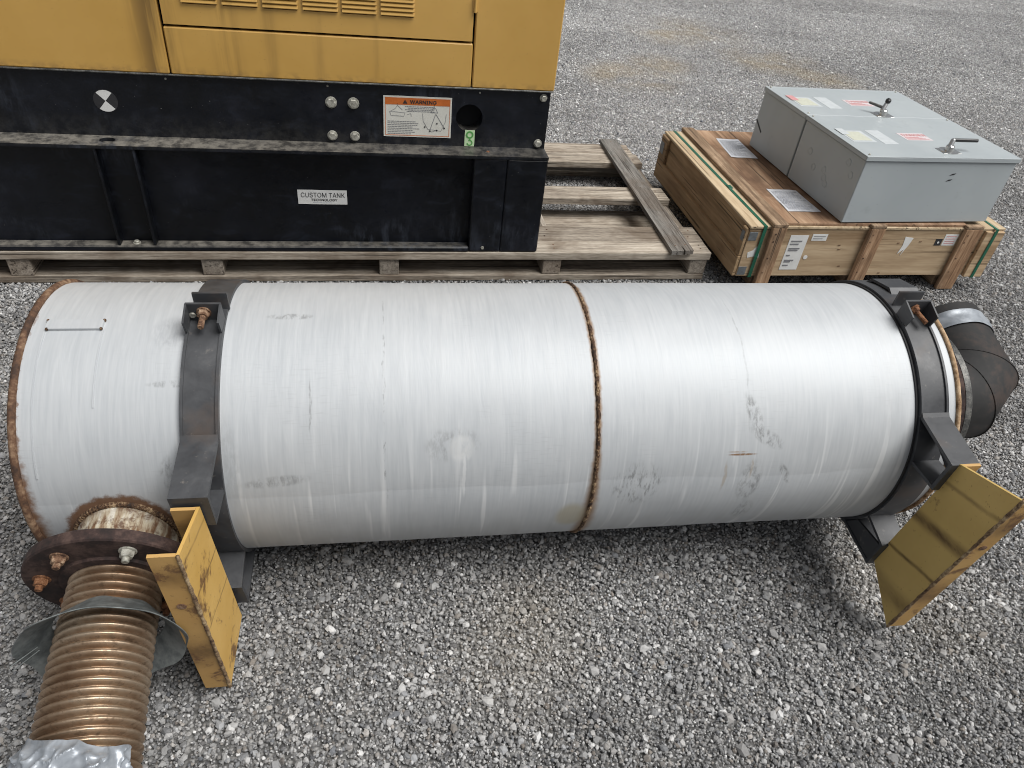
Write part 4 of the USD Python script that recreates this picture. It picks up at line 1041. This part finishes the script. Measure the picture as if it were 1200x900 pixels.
# yellow channels bolted to the feet of the straps
def web(q, t, th):
    m = trimesh.creation.extrude_polygon(Polygon(q), th, engine='earcut'); v = m.vertices.copy()
    m.vertices = np.column_stack([v[:, 2] + t - 0.75, v[:, 0], v[:, 1] + 0.355]); m.fix_normals(); return m
def wall(p, q, t0, t1, th, inward):
    p, q = np.array(p), np.array(q); d = (q - p) / np.linalg.norm(q - p); n = np.array([-d[1], d[0]])
    if n @ (np.array(inward) - p) < 0:
        n = -n
    P = Polygon([p, q, q + n * th, p + n * th])
    if not P.exterior.is_ccw:
        P = Polygon(list(P.exterior.coords)[::-1])
    m = trimesh.creation.extrude_polygon(P, t1 - t0, engine='earcut'); v = m.vertices.copy()
    m.vertices = np.column_stack([v[:, 2] + t0 - 0.75, v[:, 0], v[:, 1] + 0.355]); m.fix_normals(); return m
def channel(A, B, C_, D_, t, sgn, webmat, label):
    # A, B: inner edge top, bottom; D_, C_: outer edge top, bottom
    mid = np.mean([A, B, C_, D_], axis=0)
    c = mp('yellow_channel', web([A, B, C_, D_] if True else 0, t - 0.003, 0.006), webmat, 30, label)
    w = 0.050 if sgn < 0 else 0.047
    t0, t1 = (t + 0.0032, t + w) if sgn > 0 else (t - w, t - 0.0032)
    part(c, 'outer_flange', wall(D_, C_, t0, t1, 0.007, mid), M['chan_edge'], label='rusting outer flange')
    part(c, 'inner_flange', wall(A, B, t0, t1, 0.007, mid), M['chan_edge'], label='dirty inner flange')
    dn = np.array(C_) - np.array(D_)
    o_ = np.array(D_) + dn * 0.32
    out = np.array([D_[0] - mid[0], D_[1] - mid[1]]); nrm = np.array([-dn[1], dn[0]]) / np.linalg.norm(dn)
    if nrm @ (mid - np.array(D_)) > 0:
        nrm = -nrm
    pt = Lc((t0 + t1) / 2, *(o_))
    part(c, 'flange_bolt_hole', lathe([(0, 0.009), (0.0015, 0.009), (0.002, 0.006)], pt, (0, nrm[0], nrm[1]), 16), M['rust_bolt'])
    # rolled weld along the heel of the channel
    p0, p1 = Lc(t - sgn * 0.001, *D_), Lc(t - sgn * 0.001, *C_)
    prof = [(k * np.linalg.norm(p1 - p0) / 60, 0.0040 * (0.75 + 0.5 * random.random())) for k in range(61)]
    part(c, 'heel_edge', lathe(prof, p0, p1 - p0, 8), M['heel'], True)
    return c
channel((-0.424, 0.140), (-0.358, -0.322), (-0.528, -0.335), (-0.572, 0.180), 0.085, -1, M['chan_web'], 'sunlit yellow steel channel under the left strap')
channel((-0.420, 0.164), (-0.362, -0.252), (-0.502, -0.350), (-0.584, 0.224), 1.712, 1, M['chan_web_r'], 'olive-looking yellow steel channel under the right strap')

# inlet nozzle, flange, bellows
NA = math.radians(-10.0)
E2 = np.array([0.0, -math.cos(NA), math.sin(NA)])
N2 = np.array([0.0, math.sin(NA), math.cos(NA)])
TN = -0.11
NO = np.array([TN - 0.75, 0, 0.355])
inlet = mp('inlet_pipe', lathe([(0.25, 0.099), (0.41, 0.099)], NO, E2, 64), M['nozzle'], 40, label='rust-streaked inlet stub')
part(inlet, 'weld_collar', trimesh.util.concatenate([trimesh.creation.icosphere(1, 0.0075).apply_translation(
    np.array([0, 0, 0.355]) + np.array([TN + 0.100 * math.cos(k) - 0.75, 0, 0]) + (lambda y: y)(np.array([0, -math.sqrt(max(R * R - (y_ := 0.100 * math.sin(k) * math.cos(NA) + math.sin(NA) * 0.31) ** 2, 0)), y_])) ) for k in np.linspace(0, 2 * np.pi, 90)]), M['rust_weld'], True)
S0, S1 = 0.405, 0.432
flange = mp('inlet_flange', lathe([(S0, 0.070), (S0, 0.170), (S0 + 0.003, 0.1735), (S1 - 0.003, 0.1735), (S1, 0.170), (S1, 0.06)], NO, E2, 96), M['rust_flange'], 35, label='dark rusted bolted flange')
part(flange, 'raised_face', lathe([(S1, 0.108), (S1 + 0.006, 0.106), (S1 + 0.006, 0.06)], NO, E2, 64), M['rust_flange'], 35)
for k in range(8):
    ph = math.radians((122, 167, 211, 256, 300, 345, 22, 67)[k])
    p = NO + E2 * S1 + np.array([1, 0, 0]) * 0.137 * math.cos(ph) + N2 * 0.137 * math.sin(ph)
    part(flange, 'flange_bolt', hexbolt(p, E2, 0.0135, 0.013, washer=0.017, shank=0.010, rs=0.0075), M['zinc'] if k == 7 else (M['rust_bolt'] if k == 0 else M['rust_orange']), 25)
# bellows along a slightly bending centre line
def centre(s):
    q = s - S1
    return NO + E2 * s + np.array([1.0, 0, 0]) * (0.02 * q + 0.10 * q * q) + N2 * (-0.05 * q * q)
def bellows_grid(s0, s1, prof, n=72):
    S, Rr = prof
    th = np.linspace(0, 2 * np.pi, n, endpoint=False)
    V = []
    for s, r in zip(S, Rr):
        c0 = centre(s); tg = centre(s + 0.002) - centre(s - 0.002); tg /= np.linalg.norm(tg)
        e1 = np.array([1.0, 0, 0]) - tg * tg[0]; e1 /= np.linalg.norm(e1); e2 = np.cross(e1, tg)
        V.append(c0 + r * (np.cos(th)[:, None] * e1 + np.sin(th)[:, None] * e2))
    m = grid_mesh(np.array(V)); m.fix_normals(); return m
pitch = 0.0168
S = np.arange(S1 + 0.004, 1.02, pitch / 14)
ph = (S - S1) / pitch
w_ = np.abs(np.sin(np.pi * ph)) ** 0.62
grow = 1 + 0.05 * np.clip((S - 0.5) / 0.3, 0, 1)
mp('bellows', bellows_grid(0, 0, (S, (0.0700 + 0.0190 * w_) * grow)), M['bellows'], True, label='corrugated bronze coloured flexible pipe')
# loose rain collar of sheet metal round the bellows
SC = 0.540
th = np.linspace(0, 2 * np.pi, 100)
V = []
for rr_, ds in ((0.098, -0.016), (0.118, 0.004), (0.136, 0.021), (0.1475, 0.031), (0.1485, 0.0325), (0.1475, 0.0340), (0.136, 0.024), (0.118, 0.007), (0.098, -0.013)):
    c0 = NO + E2 * (SC + ds) + np.array([0.004 + 0.002, 0, 0]) + N2 * 0.0
    tilt = 0.10
    wob = 0.004 * np.sin(3 * th + 1) + 0.003 * np.sin(7 * th)
    V.append(c0 + (rr_ + wob * (rr_ - 0.09) / 0.05)[:, None] * (np.cos(th)[:, None] * np.array([1.0, 0, 0]) + np.sin(th)[:, None] * N2) + (np.sin(th) * rr_ * -tilt - np.cos(th) * rr_ * 0.10 + wob)[:, None] * E2)
col_ = grid_mesh(np.array(V), False); col_.fix_normals()
mp('rain_collar', col_, M['galv'], True, label='loose grey sheet metal collar')
for a in (168, 176):
    k = math.radians(a)
    dv = math.cos(k) * np.array([1.0, 0, 0]) + math.sin(k) * N2
    p0 = NO + E2 * (SC + 0.028) + dv * 0.108; p1 = NO + E2 * (SC + 0.066) + dv * 0.143
    mp('collar_seam', cyl(p0, p1, 0.0011, 8), M['galv'], True)
# tape wrapped round the lower end
nS, nT = 60, 210
rt = np.random.default_rng(21)
Sg = np.linspace(0, 1, nS); Tg = np.linspace(0.50, 2 * np.pi - 0.9, nT)
SS, TT = np.meshgrid(Sg, Tg, indexing='ij')
edge = 0.760 + 0.012 * np.sin(2.1 * TT - 0.4) + 0.010 * (meshkit.noise(np.stack([TT * 5, TT * 0 + 3, TT * 0], -1), 4) - 0.5)
SS2 = edge + SS * (0.985 - edge)
Q = np.stack([TT * 3.2 + SS2 * 16, SS2 * 24 - TT * 1.6, TT * 0 + 1.7], -1)
def crease(q, seed):
    return 1 - np.abs(meshkit.noise(q, seed) - 0.5) * 2
RR = 0.0965 + np.minimum(1, SS * 8 + 0.25) * (0.012 * crease(Q, 11) ** 5 + 0.008 * crease(Q * np.array([1.7, 2.3, 1]) + 5, 12) ** 6 + 0.010 * meshkit.noise(Q * 0.6, 14)) + 0.0009 * meshkit.noise(Q * 7, 15)
V = np.zeros((nS, nT, 3))
for i in range(nS):
    for j in range(nT):
        V[i, j] = centre(SS2[i, j]) + RR[i, j] * (math.cos(TT[i, j]) * np.array([1.0, 0, 0]) + math.sin(TT[i, j]) * N2)
tp = grid_mesh(V, False)
tp2 = tp.copy(); tp2.invert(); tp2.vertices = tp2.vertices - 0.0004 * tp.vertex_normals
mp('tape_wrap', [tp, tp2], M['tape'], 35, label='crumpled silver tape round the end of the bellows')
rs_ = np.random.default_rng(9)
fl_ = []
for k in range(2):
    q = centre(0.842 + 0.03 * k) + np.array([0.085, 0, 0]) + N2 * 0.055
    fl_.append(trimesh.convex.convex_hull(q + rs_.normal(0, 0.008, (9, 3))))
mp('tape_end', fl_, M['tape'], False)

# outlet elbow at the right end
stub = mp('outlet_pipe', lathe([(1.79 - 0.75, 0.118), (1.915 - 0.75, 0.118)], (0, 0, 0.355), (1, 0, 0), 48), M['rust_flange'], 40)
of = mp('outlet_flange', lathe([(1.905 - 0.75, 0.10), (1.905 - 0.75, 0.205), (1.918 - 0.75, 0.208), (1.922 - 0.75, 0.2), (1.922 - 0.75, 0.10)], (0, 0, 0.355), (1, 0, 0), 80), M['rust_flange'], 35)
part(of, 'steel_rim', lathe([(1.9245 - 0.75, 0.13), (1.9245 - 0.75, 0.203), (1.938 - 0.75, 0.207), (1.945 - 0.75, 0.200), (1.945 - 0.75, 0.11)], (0, 0, 0.355), (1, 0, 0), 80), M['steel_dull'], 35)
for k in range(10):
    a = 2 * math.pi * (k + 0.3) / 10
    part(of, 'flange_bolt', hexbolt((1.905 - 0.75, -0.172 * math.cos(a), 0.355 + 0.172 * math.sin(a)), (-1, 0, 0), 0.011, 0.010, shank=0.012), M['rust_bolt'], 25)
ER = 0.121
EC = [np.array([1.944, 0, 0]), np.array([2.055, 0.0, 0.0]), np.array([2.128, 0.060, 0.018]), np.array([2.128, 0.245, 0.072])]
def mitred(pts, r, n=64, inner=False):
    """A mitred pipe: rings lie in the bisecting planes of the joints."""
    V = []
    pts = [np.array([p[0] - 0.75, p[1], p[2] + 0.355]) for p in pts]
    th = np.linspace(0, 2 * np.pi, n, endpoint=False)
    d0 = pts[1] - pts[0]; d0 /= np.linalg.norm(d0)
    a, e1, e2 = frame_of(d0)
    ringv = pts[0] + r * (np.cos(th)[:, None] * e1 + np.sin(th)[:, None] * e2)
    V.append(ringv)
    for k in range(1, len(pts)):
        din = pts[k] - pts[k - 1]; din /= np.linalg.norm(din)
        if k + 1 < len(pts):
            do = pts[k + 1] - pts[k]; do /= np.linalg.norm(do)
            n_ = din + do
        else:
            n_ = din
        n_ /= np.linalg.norm(n_)
        ringv = ringv + din * (((pts[k] - ringv) @ n_) / (din @ n_))[:, None]
        V.append(ringv)
    return np.array(V)
VO = mitred(EC, ER); VI = mitred(EC, ER - 0.006)
V = np.concatenate([VO, VI[::-1]])
V = np.repeat(V, 1, axis=0)
em = grid_mesh(V); em.fix_normals()
el = mp('elbow', em, M['elbow'], 25, label='burnt dark mitred outlet elbow')
for k in (1, 2):
    rp = VO[k]
    segs = []
    cpt = rp.mean(0)
    for j in range(len(rp)):
        p, q = rp[j], rp[(j + 1) % len(rp)]
        segs.append(cyl(p + (p - cpt) * 0.004, q + (q - cpt) * 0.004, 0.0018, 6))
    part(el, 'elbow_weld', segs, M['elbow'], True)
dO = (EC[3] - EC[2]) / np.linalg.norm(EC[3] - EC[2])
eo = np.array([EC[3][0] - 0.75, EC[3][1], EC[3][2] + 0.355])
tb = []
nT = 160
tg = np.linspace(0, 2 * np.pi, nT)
a, e1, e2 = frame_of(dO)
V = []
for s in np.linspace(-0.082, -0.030, 9):
    rr_ = ER + 0.0022 + 0.004 * meshkit.noise(np.stack([tg * 3.5, np.full(nT, s * 60), np.zeros(nT)], -1), 3)
    wv = 0.006 * (meshkit.noise(np.stack([tg * 2.0, np.zeros(nT), np.zeros(nT) + 4], -1), 6) - 0.5)
    V.append(eo + (s + wv)[:, None] * a + rr_[:, None] * (np.cos(tg)[:, None] * e1 + np.sin(tg)[:, None] * e2))
tm_ = grid_mesh(np.array(V), False); tm2 = tm_.copy(); tm2.invert()
tm_.fix_normals()
part(el, 'tape_band', tm_, M['tape'], True)
